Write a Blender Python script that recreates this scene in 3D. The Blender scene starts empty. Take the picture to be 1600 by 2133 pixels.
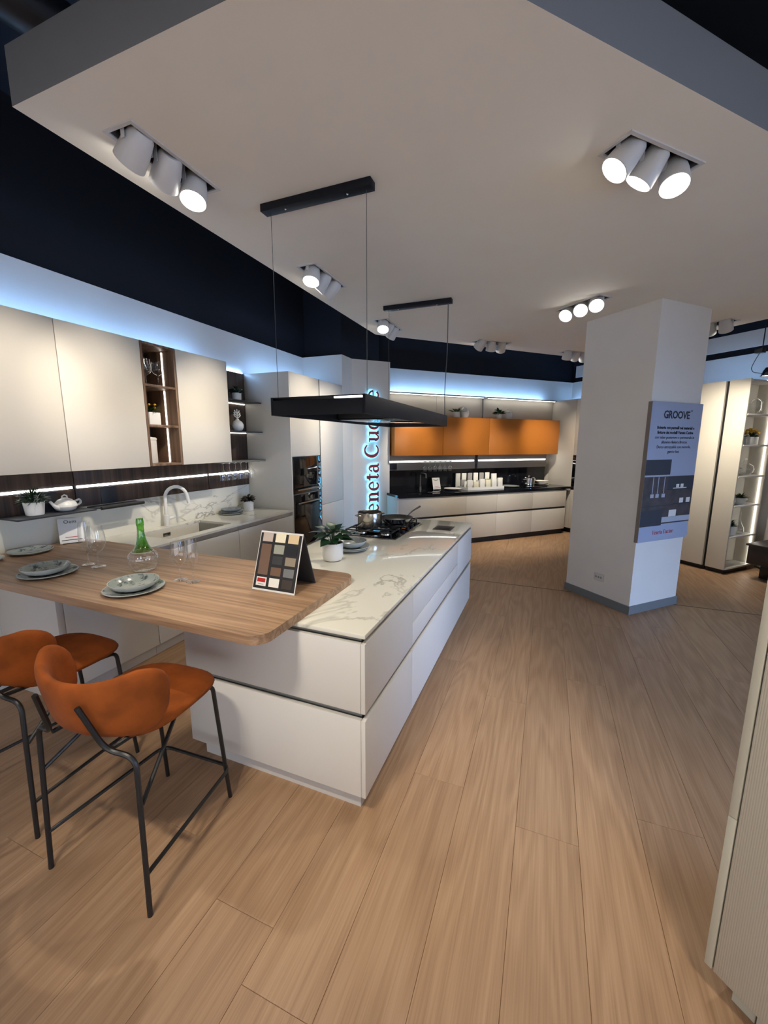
import bpy, bmesh, math, random
from mathutils import Vector, Matrix

random.seed(7)
PI = math.pi
SC = bpy.context.scene
COL = SC.collection

# ------------------------------------------------------------------ camera
FPX, PITCH, ROLL, YAW, EYE = 850.25, 0.168155, 0.002668, 0.378197, 1.70   # image taken as 1600 x 2133
_fwd = Vector((-math.sin(YAW)*math.cos(PITCH), math.cos(YAW)*math.cos(PITCH), -math.sin(PITCH)))
_r0 = Vector((math.cos(YAW), math.sin(YAW), 0)); _u0 = _r0.cross(_fwd)
_right = math.cos(ROLL)*_r0 + math.sin(ROLL)*_u0
_up = -math.sin(ROLL)*_r0 + math.cos(ROLL)*_u0
cam_d = bpy.data.cameras.new('camera'); cam = bpy.data.objects.new('camera', cam_d); COL.objects.link(cam)
cam_d.sensor_fit = 'VERTICAL'; cam_d.sensor_height = 24.0; cam_d.lens = 24.0*FPX/2133.0
cam_d.clip_start = 0.05; cam_d.clip_end = 100
cam.matrix_world = Matrix(((_right.x, _up.x, -_fwd.x, 0), (_right.y, _up.y, -_fwd.y, 0),
                           (_right.z, _up.z, -_fwd.z, EYE), (0, 0, 0, 1)))
SC.camera = cam

def at(px, py, z):
    """world point at height z seen at a pixel of the 1600 x 2133 frame"""
    d = (px-800)/FPX*_right - (py-1066.5)/FPX*_up + _fwd
    t = (z-EYE)/d.z
    return (d.x*t, d.y*t, z)
S2 = math.sqrt(0.5)
def uv(p): return ((p[0]+p[1])*S2, (p[1]-p[0])*S2, p[2])     # the frame of the 45 degree kitchen
def atu(px, py, z): return uv(at(px, py, z))
C45 = PI/4

# ------------------------------------------------------------------ world, daylight, exposure
SC.view_settings.view_transform = 'Standard'
SC.view_settings.look = 'None'
SC.view_settings.gamma = 1.0
SC.view_settings.use_curve_mapping = False
SC.view_settings.exposure = 0.53
SC.cycles.use_denoising = True
SC.cycles.use_adaptive_sampling = True
SC.cycles.adaptive_threshold = 0.05
SC.cycles.use_light_tree = False
SC.cycles.adaptive_min_samples = 24
SC.cycles.max_bounces = 7
SC.cycles.diffuse_bounces = 4
SC.cycles.glossy_bounces = 4
SC.cycles.transmission_bounces = 6
SC.cycles.transparent_max_bounces = 24
SC.cycles.sample_clamp_indirect = 4.0
SC.cycles.caustics_reflective = False
SC.cycles.caustics_refractive = False
w = bpy.data.worlds.new('world'); SC.world = w; w.use_nodes = True
w.node_tree.nodes['Background'].inputs[0].default_value = (0.55, 0.70, 1.0, 1)
w.node_tree.nodes['Background'].inputs[1].default_value = 0.6

DAY_COL, DAY_W = (0.42, 0.61, 1.0), 170.0
FILL_COL, FILL_W = (1.0, 0.94, 0.87), 52.0        # added neutral fill from behind the camera, no known source
SPOT_COL, SPOT_W = (1.0, 0.90, 0.75), 62.0
def area(name, loc, target, sx, sy, watts, color, spread=180):
    d = bpy.data.lights.new(name, 'AREA'); d.shape = 'RECTANGLE'; d.size = sx; d.size_y = sy
    d.energy = watts; d.color = color; d.spread = math.radians(spread)
    o = bpy.data.objects.new(name, d); COL.objects.link(o); o.location = loc
    o.rotation_euler = (Vector(target)-Vector(loc)).to_track_quat('-Z', 'Y').to_euler()
    return o
area('daylight_shopfront', (6.35, 0.6, 1.15), (0, 1.2, -2.0), 4.6, 1.9, DAY_W, DAY_COL, 100)
area('fill_entrance', (0.6, -2.9, 0.95), (0.6, 5, 0.95), 6.4, 1.6, FILL_W, FILL_COL)  # added fill lamp that lifts the ambient level, not real daylight

# ------------------------------------------------------------------ materials
MATS = {}
def mk(name):
    m = bpy.data.materials.new(name); m.use_nodes = True
    nt = m.node_tree; b = nt.nodes['Principled BSDF']; MATS[name] = m
    return m, nt, b
def N(nt, t, **kw):
    n = nt.nodes.new(t)
    for k, v in kw.items():
        if k.startswith('i_'):
            key = k[2:]; key = int(key) if key.isdigit() else key
            n.inputs[key].default_value = v
        else: setattr(n, k, v)
    return n
def L(nt, a, b): nt.links.new(a, b)
def c4(c): return (c[0], c[1], c[2], 1.0)
def hexc(r, g, b):
    f = lambda x: (x/255/12.92) if x/255 <= 0.04045 else ((x/255+0.055)/1.055)**2.4
    return (f(r), f(g), f(b))
def plain(name, col, rough=0.5, metal=0.0, bump=0.0, bscale=200, var=0.0, vscale=3, coat=0.0, spec=0.5, sheen=0.0, emit=None, estr=0.0):
    m, nt, b = mk(name)
    b.inputs['Base Color'].default_value = c4(col); b.inputs['Roughness'].default_value = rough
    b.inputs['Metallic'].default_value = metal; b.inputs['Coat Weight'].default_value = coat
    b.inputs['Specular IOR Level'].default_value = spec
    if sheen: b.inputs['Sheen Weight'].default_value = sheen; b.inputs['Sheen Roughness'].default_value = 0.4
    if emit: b.inputs['Emission Color'].default_value = c4(emit); b.inputs['Emission Strength'].default_value = estr
    tc = N(nt, 'ShaderNodeTexCoord')
    if var:
        n = N(nt, 'ShaderNodeTexNoise', i_Scale=vscale, i_Detail=3.0); L(nt, tc.outputs['Object'], n.inputs['Vector'])
        r = N(nt, 'ShaderNodeValToRGB'); L(nt, n.outputs['Fac'], r.inputs['Fac'])
        r.color_ramp.elements[0].position = 0.3; r.color_ramp.elements[1].position = 0.7
        r.color_ramp.elements[0].color = c4([x*(1-var) for x in col]); r.color_ramp.elements[1].color = c4([min(1, x*(1+var)) for x in col])
        L(nt, r.outputs['Color'], b.inputs['Base Color'])
    if bump:
        n = N(nt, 'ShaderNodeTexNoise', i_Scale=bscale, i_Detail=2.0); L(nt, tc.outputs['Object'], n.inputs['Vector'])
        bp = N(nt, 'ShaderNodeBump', i_Strength=bump, i_Distance=0.002); L(nt, n.outputs['Fac'], bp.inputs['Height'])
        L(nt, bp.outputs['Normal'], b.inputs['Normal'])
    return m
def emission(name, col, strength):
    m = bpy.data.materials.new(name); m.use_nodes = True; nt = m.node_tree; nt.nodes.clear()
    e = N(nt, 'ShaderNodeEmission'); e.inputs[0].default_value = c4(col); e.inputs[1].default_value = strength
    o = N(nt, 'ShaderNodeOutputMaterial'); L(nt, e.outputs[0], o.inputs[0]); MATS[name] = m
    return m
def thin_glass(name, tint, refl=(1, 1, 1), ior=1.45, rough=0.06):
    m = bpy.data.materials.new(name); m.use_nodes = True; nt = m.node_tree; nt.nodes.clear()
    t = N(nt, 'ShaderNodeBsdfTransparent'); t.inputs[0].default_value = c4(tint)
    g = N(nt, 'ShaderNodeBsdfGlossy'); g.inputs[0].default_value = c4(refl); g.inputs['Roughness'].default_value = rough
    f = N(nt, 'ShaderNodeLayerWeight', i_Blend=0.5); pw = N(nt, 'ShaderNodeMath', operation='POWER'); pw.inputs[1].default_value = 2.6
    L(nt, f.outputs['Facing'], pw.inputs[0])
    ma = N(nt, 'ShaderNodeMath', operation='MULTIPLY_ADD'); ma.inputs[1].default_value = 0.90; ma.inputs[2].default_value = 0.08; L(nt, pw.outputs[0], ma.inputs[0])
    mx = N(nt, 'ShaderNodeMixShader')
    L(nt, ma.outputs[0], mx.inputs[0]); L(nt, t.outputs[0], mx.inputs[1]); L(nt, g.outputs[0], mx.inputs[2])
    o = N(nt, 'ShaderNodeOutputMaterial'); L(nt, mx.outputs[0], o.inputs[0]); MATS[name] = m
    return m
def wood(name, c_lo, c_mid, c_hi, axis='y', ring=9.0, wide=3.2, along=0.35, rough=0.5, pores=0.35, rnd=0.0, band=1.0, ringw=0.10):
    """timber: contour lines of a stretched noise give cathedral grain, fine streaks give pores"""
    m, nt, b = mk(name); b.inputs['Roughness'].default_value = rough
    tc = N(nt, 'ShaderNodeTexCoord'); oi = N(nt, 'ShaderNodeObjectInfo')
    off = N(nt, 'ShaderNodeVectorMath', operation='SCALE'); off.inputs[0].default_value = (37.0, 61.0, 23.0)
    L(nt, oi.outputs['Random'], off.inputs['Scale'])
    ad = N(nt, 'ShaderNodeVectorMath', operation='ADD'); L(nt, tc.outputs['Object'], ad.inputs[0]); L(nt, off.outputs[0], ad.inputs[1])
    def mapped(sw, sa):
        s = {'x': (sa, sw, sw), 'y': (sw, sa, sw), 'z': (sw, sw, sa)}[axis]
        mp = N(nt, 'ShaderNodeVectorMath', operation='MULTIPLY'); mp.inputs[1].default_value = s
        L(nt, ad.outputs[0], mp.inputs[0]); return mp.outputs[0]
    n1 = N(nt, 'ShaderNodeTexNoise', i_Scale=1.0, i_Detail=2.0, i_Roughness=0.45); L(nt, mapped(wide, along), n1.inputs['Vector'])
    mu = N(nt, 'ShaderNodeMath', operation='MULTIPLY'); mu.inputs[1].default_value = ring*2*PI; L(nt, n1.outputs['Fac'], mu.inputs[0])
    si = N(nt, 'ShaderNodeMath', operation='SINE'); L(nt, mu.outputs[0], si.inputs[0])
    n2 = N(nt, 'ShaderNodeTexNoise', i_Scale=1.0, i_Detail=1.5, i_Roughness=0.6); L(nt, mapped(150, 3.0), n2.inputs['Vector'])
    n3 = N(nt, 'ShaderNodeTexNoise', i_Scale=1.0, i_Detail=1.0); L(nt, mapped(14, 0.5), n3.inputs['Vector'])
    a1 = N(nt, 'ShaderNodeMath', operation='MULTIPLY_ADD'); a1.inputs[1].default_value = ringw; L(nt, si.outputs[0], a1.inputs[0])
    bd = N(nt, 'ShaderNodeMapRange'); bd.inputs['To Min'].default_value = 0.5-0.5*band; bd.inputs['To Max'].default_value = 0.5+0.5*band
    L(nt, n3.outputs['Fac'], bd.inputs['Value']); L(nt, bd.outputs[0], a1.inputs[2])
    a2 = N(nt, 'ShaderNodeMath', operation='MULTIPLY_ADD'); a2.inputs[1].default_value = pores; L(nt, n2.outputs['Fac'], a2.inputs[0]); L(nt, a1.outputs[0], a2.inputs[2])
    a3 = N(nt, 'ShaderNodeMath', operation='ADD'); a3.inputs[1].default_value = -0.5*pores; L(nt, a2.outputs[0], a3.inputs[0])
    r = N(nt, 'ShaderNodeValToRGB'); L(nt, a3.outputs[0], r.inputs['Fac'])
    r.color_ramp.elements[0].position = 0.22; r.color_ramp.elements[0].color = c4(c_lo)
    r.color_ramp.elements[1].position = 0.78; r.color_ramp.elements[1].color = c4(c_hi)
    e = r.color_ramp.elements.new(0.5); e.color = c4(c_mid)
    outc = r.outputs['Color']
    if rnd:
        hv = N(nt, 'ShaderNodeHueSaturation'); L(nt, outc, hv.inputs['Color'])
        mr = N(nt, 'ShaderNodeMapRange'); mr.inputs['To Min'].default_value = 1-rnd; mr.inputs['To Max'].default_value = 1+rnd
        L(nt, oi.outputs['Random'], mr.inputs['Value']); L(nt, mr.outputs[0], hv.inputs['Value']); outc = hv.outputs['Color']
    L(nt, outc, b.inputs['Base Color'])
    bp = N(nt, 'ShaderNodeBump', i_Strength=0.12, i_Distance=0.001); L(nt, a3.outputs[0], bp.inputs['Height']); L(nt, bp.outputs['Normal'], b.inputs['Normal'])
    return m
def marble(name, base, vein, rough, scale=1.0, vein2=None, width=0.02):
    m, nt, b = mk(name); b.inputs['Roughness'].default_value = rough
    g = N(nt, 'ShaderNodeNewGeometry')
    mp = N(nt, 'ShaderNodeMapping'); mp.inputs['Rotation'].default_value = (0.4, 0.3, 0.6); mp.inputs['Scale'].default_value = (scale, scale*0.6, scale*1.1)
    L(nt, g.outputs['Position'], mp.inputs['Vector'])
    n1 = N(nt, 'ShaderNodeTexNoise', i_Scale=1.6, i_Detail=6.0, i_Roughness=0.55, i_Distortion=0.6); L(nt, mp.outputs[0], n1.inputs['Vector'])
    sub = N(nt, 'ShaderNodeMath', operation='SUBTRACT'); sub.inputs[1].default_value = 0.5; L(nt, n1.outputs['Fac'], sub.inputs[0])
    ab = N(nt, 'ShaderNodeMath', operation='ABSOLUTE'); L(nt, sub.outputs[0], ab.inputs[0])
    r = N(nt, 'ShaderNodeValToRGB'); L(nt, ab.outputs[0], r.inputs['Fac'])
    r.color_ramp.elements[0].position = 0.0; r.color_ramp.elements[0].color = (1, 1, 1, 1)
    r.color_ramp.elements[1].position = width; r.color_ramp.elements[1].color = (0, 0, 0, 1)
    n2 = N(nt, 'ShaderNodeTexNoise', i_Scale=1.1, i_Detail=3.0); L(nt, mp.outputs[0], n2.inputs['Vector'])
    r2 = N(nt, 'ShaderNodeValToRGB'); L(nt, n2.outputs['Fac'], r2.inputs['Fac'])
    r2.color_ramp.elements[0].position = 0.44; r2.color_ramp.elements[1].position = 0.62
    mul = N(nt, 'ShaderNodeMath', operation='MULTIPLY'); L(nt, r.outputs['Color'], mul.inputs[0]); L(nt, r2.outputs['Color'], mul.inputs[1])
    mu2 = N(nt, 'ShaderNodeMath', operation='MULTIPLY_ADD'); mu2.inputs[1].default_value = 0.07; L(nt, r2.outputs['Color'], mu2.inputs[0]); L(nt, mul.outputs[0], mu2.inputs[2])
    mx = N(nt, 'ShaderNodeMixRGB'); L(nt, mu2.outputs[0], mx.inputs[0]); mx.inputs[1].default_value = c4(base); mx.inputs[2].default_value = c4(vein)
    L(nt, mx.outputs[0], b.inputs['Base Color'])
    return m
def speckle(name, base, dark, rough, scale, lo=0.55, hi=0.65):
    m, nt, b = mk(name); b.inputs['Roughness'].default_value = rough
    tc = N(nt, 'ShaderNodeTexCoord'); n = N(nt, 'ShaderNodeTexNoise', i_Scale=scale, i_Detail=3.0, i_Roughness=0.7); L(nt, tc.outputs['Object'], n.inputs['Vector'])
    r = N(nt, 'ShaderNodeValToRGB'); L(nt, n.outputs['Fac'], r.inputs['Fac'])
    r.color_ramp.elements[0].position = lo; r.color_ramp.elements[0].color = c4(base)
    r.color_ramp.elements[1].position = hi; r.color_ramp.elements[1].color = c4(dark)
    L(nt, r.outputs['Color'], b.inputs['Base Color']); return m
def ribbed(name, col, rough, pitch):
    m, nt, b = mk(name); b.inputs['Base Color'].default_value = c4(col); b.inputs['Roughness'].default_value = rough
    tc = N(nt, 'ShaderNodeTexCoord'); wv = N(nt, 'ShaderNodeTexWave', bands_direction='Y'); wv.inputs['Scale'].default_value = 0.314/pitch
    L(nt, tc.outputs['Object'], wv.inputs['Vector'])
    bp = N(nt, 'ShaderNodeBump', i_Strength=0.22, i_Distance=0.001); L(nt, wv.outputs['Fac'], bp.inputs['Height']); L(nt, bp.outputs['Normal'], b.inputs['Normal'])
    return m

plain('wall_white', (0.77, 0.745, 0.71), 0.85, bump=0.05, bscale=300, var=0.02)
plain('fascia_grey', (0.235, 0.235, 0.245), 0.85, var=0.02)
plain('ceiling_white', (0.82, 0.765, 0.68), 0.9, var=0.015)
plain('wall_dark', (0.010, 0.014, 0.024), 0.8, var=0.05)
plain('duct_black', (0.012, 0.013, 0.016), 0.5, bump=0.1, bscale=60)
plain('lacquer_white', (0.66, 0.64, 0.60), 0.42, var=0.01)
plain('lacquer_cream', (0.63, 0.59, 0.52), 0.38, var=0.012)
plain('lacquer_greige', (0.58, 0.54, 0.46), 0.45, var=0.01)
plain('groove_grey', (0.30, 0.30, 0.28), 0.4, metal=0.4)
plain('plinth_white', (0.55, 0.53, 0.51), 0.5)
plain('plinth_black', (0.006, 0.006, 0.007), 0.45)
plain('black_matte', (0.008, 0.008, 0.009), 0.5)
plain('black_hood', (0.0075, 0.009, 0.013), 0.55, spec=0.2)
plain('black_gloss', (0.004, 0.004, 0.005), 0.06, coat=0.5)
plain('anthracite', (0.030, 0.034, 0.042), 0.5)
plain('steel', (0.55, 0.52, 0.47), 0.22, metal=1.0)
plain('steel_dark', (0.22, 0.21, 0.20), 0.3, metal=1.0)
plain('chrome', (0.75, 0.75, 0.75), 0.08, metal=1.0)
plain('alu', (0.50, 0.50, 0.50), 0.35, metal=0.8)
plain('spot_white', (0.60, 0.58, 0.56), 0.45)
plain('spot_inside', (0.10, 0.105, 0.11), 0.6)
plain('cable', (0.01, 0.01, 0.01), 0.5)
plain('wire', (0.10, 0.10, 0.10), 0.4, metal=0.6)
plain('orange_lacquer', (0.50, 0.17, 0.026), 0.34, metal=0.35, bump=0.05, bscale=500)
plain('velvet', (0.235, 0.055, 0.007), 0.85, spec=0.2, sheen=0.03, var=0.22, vscale=11, bump=0.08, bscale=400)
plain('stool_black', (0.008, 0.008, 0.008), 0.42)
plain('ceramic_white', (0.72, 0.71, 0.68), 0.3)
plain('ceramic_cream', (0.66, 0.61, 0.54), 0.35)
plain('sink_white', (0.70, 0.67, 0.60), 0.45)
plain('soil', (0.02, 0.014, 0.009), 0.9, bump=0.5, bscale=80)
plain('leaf_dark', (0.012, 0.045, 0.016), 0.4, var=0.3, vscale=20)
plain('leaf_mid', (0.035, 0.095, 0.022), 0.45, var=0.35, vscale=20)
plain('leaf_pale', (0.12, 0.17, 0.08), 0.5, var=0.3, vscale=20)
plain('leaf_brown', (0.045, 0.035, 0.022), 0.5, var=0.4, vscale=20)
plain('stem', (0.05, 0.07, 0.02), 0.6)
plain('flower_yellow', (0.75, 0.45, 0.05), 0.6, var=0.2, vscale=15)
plain('flower_cream', (0.75, 0.65, 0.35), 0.6, var=0.1, vscale=15)
plain('paper', (0.75, 0.74, 0.72), 0.6)
plain('ink', (0.012, 0.012, 0.014), 0.6)
plain('ink_blue', (0.012, 0.02, 0.04), 0.6)
plain('red_print', (0.42, 0.015, 0.012), 0.5)
plain('sign_red', (0.34, 0.018, 0.03), 0.5)
plain('poster_ground', (0.36, 0.42, 0.58), 0.4)
plain('board_edge', (0.20, 0.165, 0.14), 0.6)
plain('poster_wood', (0.050, 0.042, 0.048), 0.5, var=0.45, vscale=9)
plain('poster_dark', (0.022, 0.030, 0.048), 0.5, var=0.1)
plain('poster_light', (0.42, 0.46, 0.56), 0.5)
plain('baseboard_grey', (0.17, 0.185, 0.20), 0.5)
plain('socket_white', (0.60, 0.59, 0.56), 0.4)
plain('trim_brown', (0.085, 0.055, 0.036), 0.5)
plain('subfloor', (0.035, 0.024, 0.016), 0.9)
plain('taupe_edge', (0.50, 0.475, 0.385), 0.45)
ribbed('ribbed_taupe', (0.50, 0.46, 0.375), 0.5, 0.0055)
plain('dark_timber', (0.020, 0.014, 0.012), 0.4, var=0.2, vscale=12)
plain('stone_black', (0.006, 0.007, 0.010), 0.10, var=0.3, vscale=4)
speckle('stoneware', (0.33, 0.37, 0.35), (0.085, 0.11, 0.12), 0.18, 28, 0.52, 0.64)
plain('stoneware_rim', (0.44, 0.46, 0.43), 0.22, var=0.08, vscale=30)
plain('stoneware_slate', (0.20, 0.225, 0.235), 0.25, var=0.2, vscale=30)
wood('oak', hexc(140, 107, 79), hexc(166, 132, 100), hexc(184, 152, 120), axis='y', ring=12, wide=4.4, along=0.50, rough=0.48, pores=0.50, rnd=0.045, band=0.15, ringw=0.07)
wood('walnut_top', hexc(118, 92, 70), hexc(158, 126, 98), hexc(186, 153, 122), axis='x', ring=10, wide=8.0, along=0.35, rough=0.42, pores=0.45, band=0.40, ringw=0.10)
wood('walnut_dark', hexc(40, 30, 25), hexc(66, 50, 41), hexc(92, 72, 58), axis='z', ring=5, wide=12.0, along=0.25, rough=0.5, pores=0.4)
wood('walnut_frame', hexc(84, 64, 50), hexc(120, 94, 74), hexc(146, 118, 94), axis='z', ring=5, wide=12.0, along=0.25, rough=0.5, pores=0.3)
marble('marble', (0.72, 0.705, 0.62), (0.30, 0.28, 0.24), 0.06, 0.95, width=0.012)
thin_glass('glass', (0.975, 0.98, 0.98))
thin_glass('glass_green', (0.33, 0.66, 0.22))
thin_glass('glass_smoked', (0.16, 0.16, 0.17))
thin_glass('window_glass', (0.92, 0.95, 0.96), ior=1.45)
emission('led_blue', (0.27, 0.53, 1.0), 26.0)
emission('led_blue_far', (0.27, 0.53, 1.0), 44.0)
emission('led_white', (1.0, 0.97, 0.92), 6.0)
emission('led_shelf', (1.0, 0.96, 0.88), 5.0)
emission('halo', (0.12, 0.60, 1.0), 8.0)
emission('lens', (1.0, 0.98, 0.92), 9.0)
emission('hood_lamp', (1.0, 0.98, 0.95), 2.5)
for m_ in ('lens', 'hood_lamp'): MATS[m_].cycles.emission_sampling = 'NONE'      # their light comes from the spot lamps

# ------------------------------------------------------------------ mesh helpers
class MB:
    def __init__(s): s.v = []; s.f = []
    def add(s, vs, fs):
        o = len(s.v); s.v += [tuple(p) for p in vs]; s.f += [tuple(i+o for i in f) for f in fs]; return s
    def box(s, x0, x1, y0, y1, z0, z1):
        x0, x1 = min(x0, x1), max(x0, x1); y0, y1 = min(y0, y1), max(y0, y1); z0, z1 = min(z0, z1), max(z0, z1)
        return s.add([(x0, y0, z0), (x1, y0, z0), (x1, y1, z0), (x0, y1, z0), (x0, y0, z1), (x1, y0, z1), (x1, y1, z1), (x0, y1, z1)],
                     [(0, 3, 2, 1), (4, 5, 6, 7), (0, 1, 5, 4), (1, 2, 6, 5), (2, 3, 7, 6), (3, 0, 4, 7)])
    def rbox(s, x0, x1, y0, y1, z0, z1, r=0.003, seg=2):
        bm = bmesh.new(); t = MB().box(x0, x1, y0, y1, z0, z1)
        vs = [bm.verts.new(p) for p in t.v]
        for f in t.f: bm.faces.new([vs[i] for i in f])
        bmesh.ops.bevel(bm, geom=bm.edges[:], offset=r, segments=seg, profile=0.5, affect='EDGES')
        bm.verts.index_update(); s.add([v.co[:] for v in bm.verts], [[v.index for v in f.verts] for f in bm.faces]); bm.free(); return s
    def prism(s, poly, z0, z1):
        n = len(poly)
        return s.add([(p[0], p[1], z0) for p in poly]+[(p[0], p[1], z1) for p in poly],
                     [tuple(range(n))[::-1], tuple(range(n, 2*n))]+[(i, (i+1) % n, n+(i+1) % n, n+i) for i in range(n)])
    def lathe(s, prof, c=(0, 0, 0), seg=28, close=False):
        o = []; fs = []; n = len(prof)
        for k in range(seg):
            a = 2*PI*k/seg; ca, sa = math.cos(a), math.sin(a)
            o += [(c[0]+r*ca, c[1]+r*sa, c[2]+z) for r, z in prof]
        for k in range(seg):
            k2 = (k+1) % seg
            for i in range(n-1):
                a, b, d, e = k*n+i, k2*n+i, k2*n+i+1, k*n+i+1
                fs.append((a, b, d, e))
        s.add(o, fs)
        return s
    def tube(s, pts, r, seg=8, caps=True, closed=False):
        P = [Vector(p) for p in pts]; n = len(P); rs = r if isinstance(r, (list, tuple)) else [r]*n
        rings = []; prev = None
        for i in range(n):
            if closed: t = P[(i+1) % n]-P[i-1]
            else: t = (P[min(i+1, n-1)]-P[max(i-1, 0)])
            t.normalize()
            if prev is None:
                a = Vector((0, 0, 1)) if abs(t.z) < 0.9 else Vector((1, 0, 0))
                prev = (a-t*a.dot(t)).normalized()
            else:
                prev = (prev-t*prev.dot(t)).normalized()
            bn = t.cross(prev)
            rings.append([P[i]+rs[i]*(math.cos(2*PI*k/seg)*prev+math.sin(2*PI*k/seg)*bn) for k in range(seg)])
        vs = [p[:] for ring in rings for p in ring]; fs = []
        m = n if closed else n-1
        for i in range(m):
            j = (i+1) % n
            for k in range(seg):
                k2 = (k+1) % seg; fs.append((i*seg+k, i*seg+k2, j*seg+k2, j*seg+k))
        if caps and not closed:
            fs.append(tuple(range(seg))[::-1]); fs.append(tuple((n-1)*seg+k for k in range(seg)))
        return s.add(vs, fs)
    def cyl(s, a, b, r, seg=16, r2=None):
        return s.tube([a, b], [r, r if r2 is None else r2], seg)
    def ball(s, c, r, seg=12, rz=None):
        rz = rz or r; n = max(6, seg//2)
        return s.lathe([(max(1e-5, r*math.sin(PI*i/n)), -rz*math.cos(PI*i/n)) for i in range(n+1)], c, seg)
    def xf(s, M):
        s.v = [tuple(M @ Vector(p)) for p in s.v]; return s
    def shift(s, dx, dy, dz):
        s.v = [(p[0]+dx, p[1]+dy, p[2]+dz) for p in s.v]; return s
    def join(s, o): return s.add(o.v, o.f)

def fillet(pts, r, n=5):
    """round the inner corners of a polyline"""
    P = [Vector(p) for p in pts]; out = [P[0]]
    for i in range(1, len(P)-1):
        a, b, c = P[i-1], P[i], P[i+1]; u = (a-b); v = (c-b)
        d = min(r, u.length*0.48, v.length*0.48); p0 = b+u.normalized()*d; p1 = b+v.normalized()*d
        for k in range(n+1):
            t = k/n; out.append((1-t)**2*p0+2*t*(1-t)*b+t*t*p1)
    out.append(P[-1]); return out
def mesh_of(name, mb, base=(0, 0, 0), smooth=35):
    me = bpy.data.meshes.new(name)
    me.from_pydata([(p[0]-base[0], p[1]-base[1], p[2]-base[2]) for p in mb.v], [], mb.f)
    me.update()
    if smooth:
        me.shade_smooth(); me.set_sharp_from_angle(angle=math.radians(smooth))
    return me
def setp(o, label=None, cat=None, group=None, kind=None):
    if label: o['label'] = label
    if cat: o['category'] = cat
    if group: o['group'] = group
    if kind: o['kind'] = kind
    return o
def rz(p, a): c, s_ = math.cos(a), math.sin(a); return (p[0]*c-p[1]*s_, p[0]*s_+p[1]*c, p[2])
class T:
    """a thing: an Empty at its base; parts are given in the coordinates of the frame turned by rot"""
    def __init__(s, name, label, cat, base, rot=0.0, group=None, kind=None, off=(0, 0, 0), turn=0.0):
        s.o = bpy.data.objects.new(name, None); COL.objects.link(s.o); s.base = base
        s.o.empty_display_size = 0.05; s.o.location = rz(base, rot); s.o.rotation_euler = (0, 0, rot+turn)
        setp(s.o, label, cat, group, kind)
    def part(s, name, mb, mat, parent=None, smooth=35, label=None, kind=None):
        o = bpy.data.objects.new(name, mesh_of(name, mb, s.base, smooth)); COL.objects.link(o)
        o.data.materials.append(MATS[mat]); o.parent = parent or s.o; setp(o, label, kind=kind); return o
    def dup_part(s, src, loc=(0, 0, 0), rot=(0, 0, 0), scale=(1, 1, 1), parent=None):
        o = src.copy(); COL.objects.link(o); o.parent = parent or s.o; o.location = loc; o.rotation_euler = rot; o.scale = scale; return o
def solo(name, label, cat, mb, mat, base, rot=0.0, group=None, smooth=35):
    o = bpy.data.objects.new(name, mesh_of(name, mb, base, smooth)); COL.objects.link(o)
    o.location = rz(base, rot); o.rotation_euler = (0, 0, rot); o.data.materials.append(MATS[mat]); return setp(o, label, cat, group)
def struct(name, mb, mat, rot=0.0, parent=None, smooth=0):
    o = bpy.data.objects.new(name, mesh_of(name, mb, (0, 0, 0), smooth)); COL.objects.link(o)
    o.rotation_euler = (0, 0, rot); o.data.materials.append(MATS[mat])
    if parent: o.parent = parent; o.rotation_euler = (0, 0, 0)
    else: o['kind'] = 'structure'
    return o
def copy_tree(o, loc, rotz, label=None, group=None):
    def rec(a, par):
        c = a.copy(); COL.objects.link(c)
        if par: c.parent = par
        for ch in a.children: rec(ch, c)
        return c
    c = rec(o, None); c.location = loc; c.rotation_euler = (0, 0, rotz)
    if label: c['label'] = label
    if group: c['group'] = group
    return c
def text_mb(body, size, align='CENTER', depth=0.0004, bold=0.0, space=1.0):
    """flat lettering in the xz plane facing -y, from Blender's built-in face"""
    cu = bpy.data.curves.new('lettering', 'FONT'); cu.body = body; cu.size = size; cu.align_x = align; cu.space_character = space
    cu.extrude = depth; cu.offset = bold; cu.resolution_u = 2
    o = bpy.data.objects.new('lettering', cu); COL.objects.link(o)
    dg = bpy.context.evaluated_depsgraph_get(); me = bpy.data.meshes.new_from_object(o.evaluated_get(dg))
    mb = MB(); mb.add([(v.co.x, -v.co.z, v.co.y) for v in me.vertices], [tuple(p.vertices) for p in me.polygons])
    bpy.data.objects.remove(o); bpy.data.curves.remove(cu); bpy.data.meshes.remove(me)
    return mb

# ------------------------------------------------------------------ the room
def uvw(u, v): return ((u-v)*S2, (u+v)*S2)
HW, HC, HT = 2.93, 2.97, 4.0        # white wall top, dropped ceiling, dark void
floor = struct('floor', MB().box(-3.6, 6.6, -3.1, 9.9, -0.08, -0.012), 'subfloor')
PW = 0.257
ends = {0: 1.685, 1: 3.04, 2: 1.93, -1: 2.62, -2: 1.805, -3: 0.79}
_pm = {}
def plank(x0, y0, y1):
    k = round(y1-y0, 2)
    if k not in _pm:
        hw, hl = PW/2-0.0004, (y1-y0)/2-0.0004; b = 0.0011
        mb = MB(); z = [(-0.012, 0), (-b, 0), (0, b)]
        for zz, e in z: mb.v += [(-hw+e, -hl+e, zz), (hw-e, -hl+e, zz), (hw-e, hl-e, zz), (-hw+e, hl-e, zz)]
        for i in (0, 4): mb.f += [(i+j, i+(j+1) % 4, i+4+(j+1) % 4, i+4+j) for j in range(4)]
        mb.f += [(8, 9, 10, 11)]
        _pm[k] = mesh_of('plank', mb, smooth=0); _pm[k].materials.append(MATS['oak'])
    o = bpy.data.objects.new('plank', _pm[k]); COL.objects.link(o); o.parent = floor; o.location = (x0+PW/2, (y0+y1)/2, 0)
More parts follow.
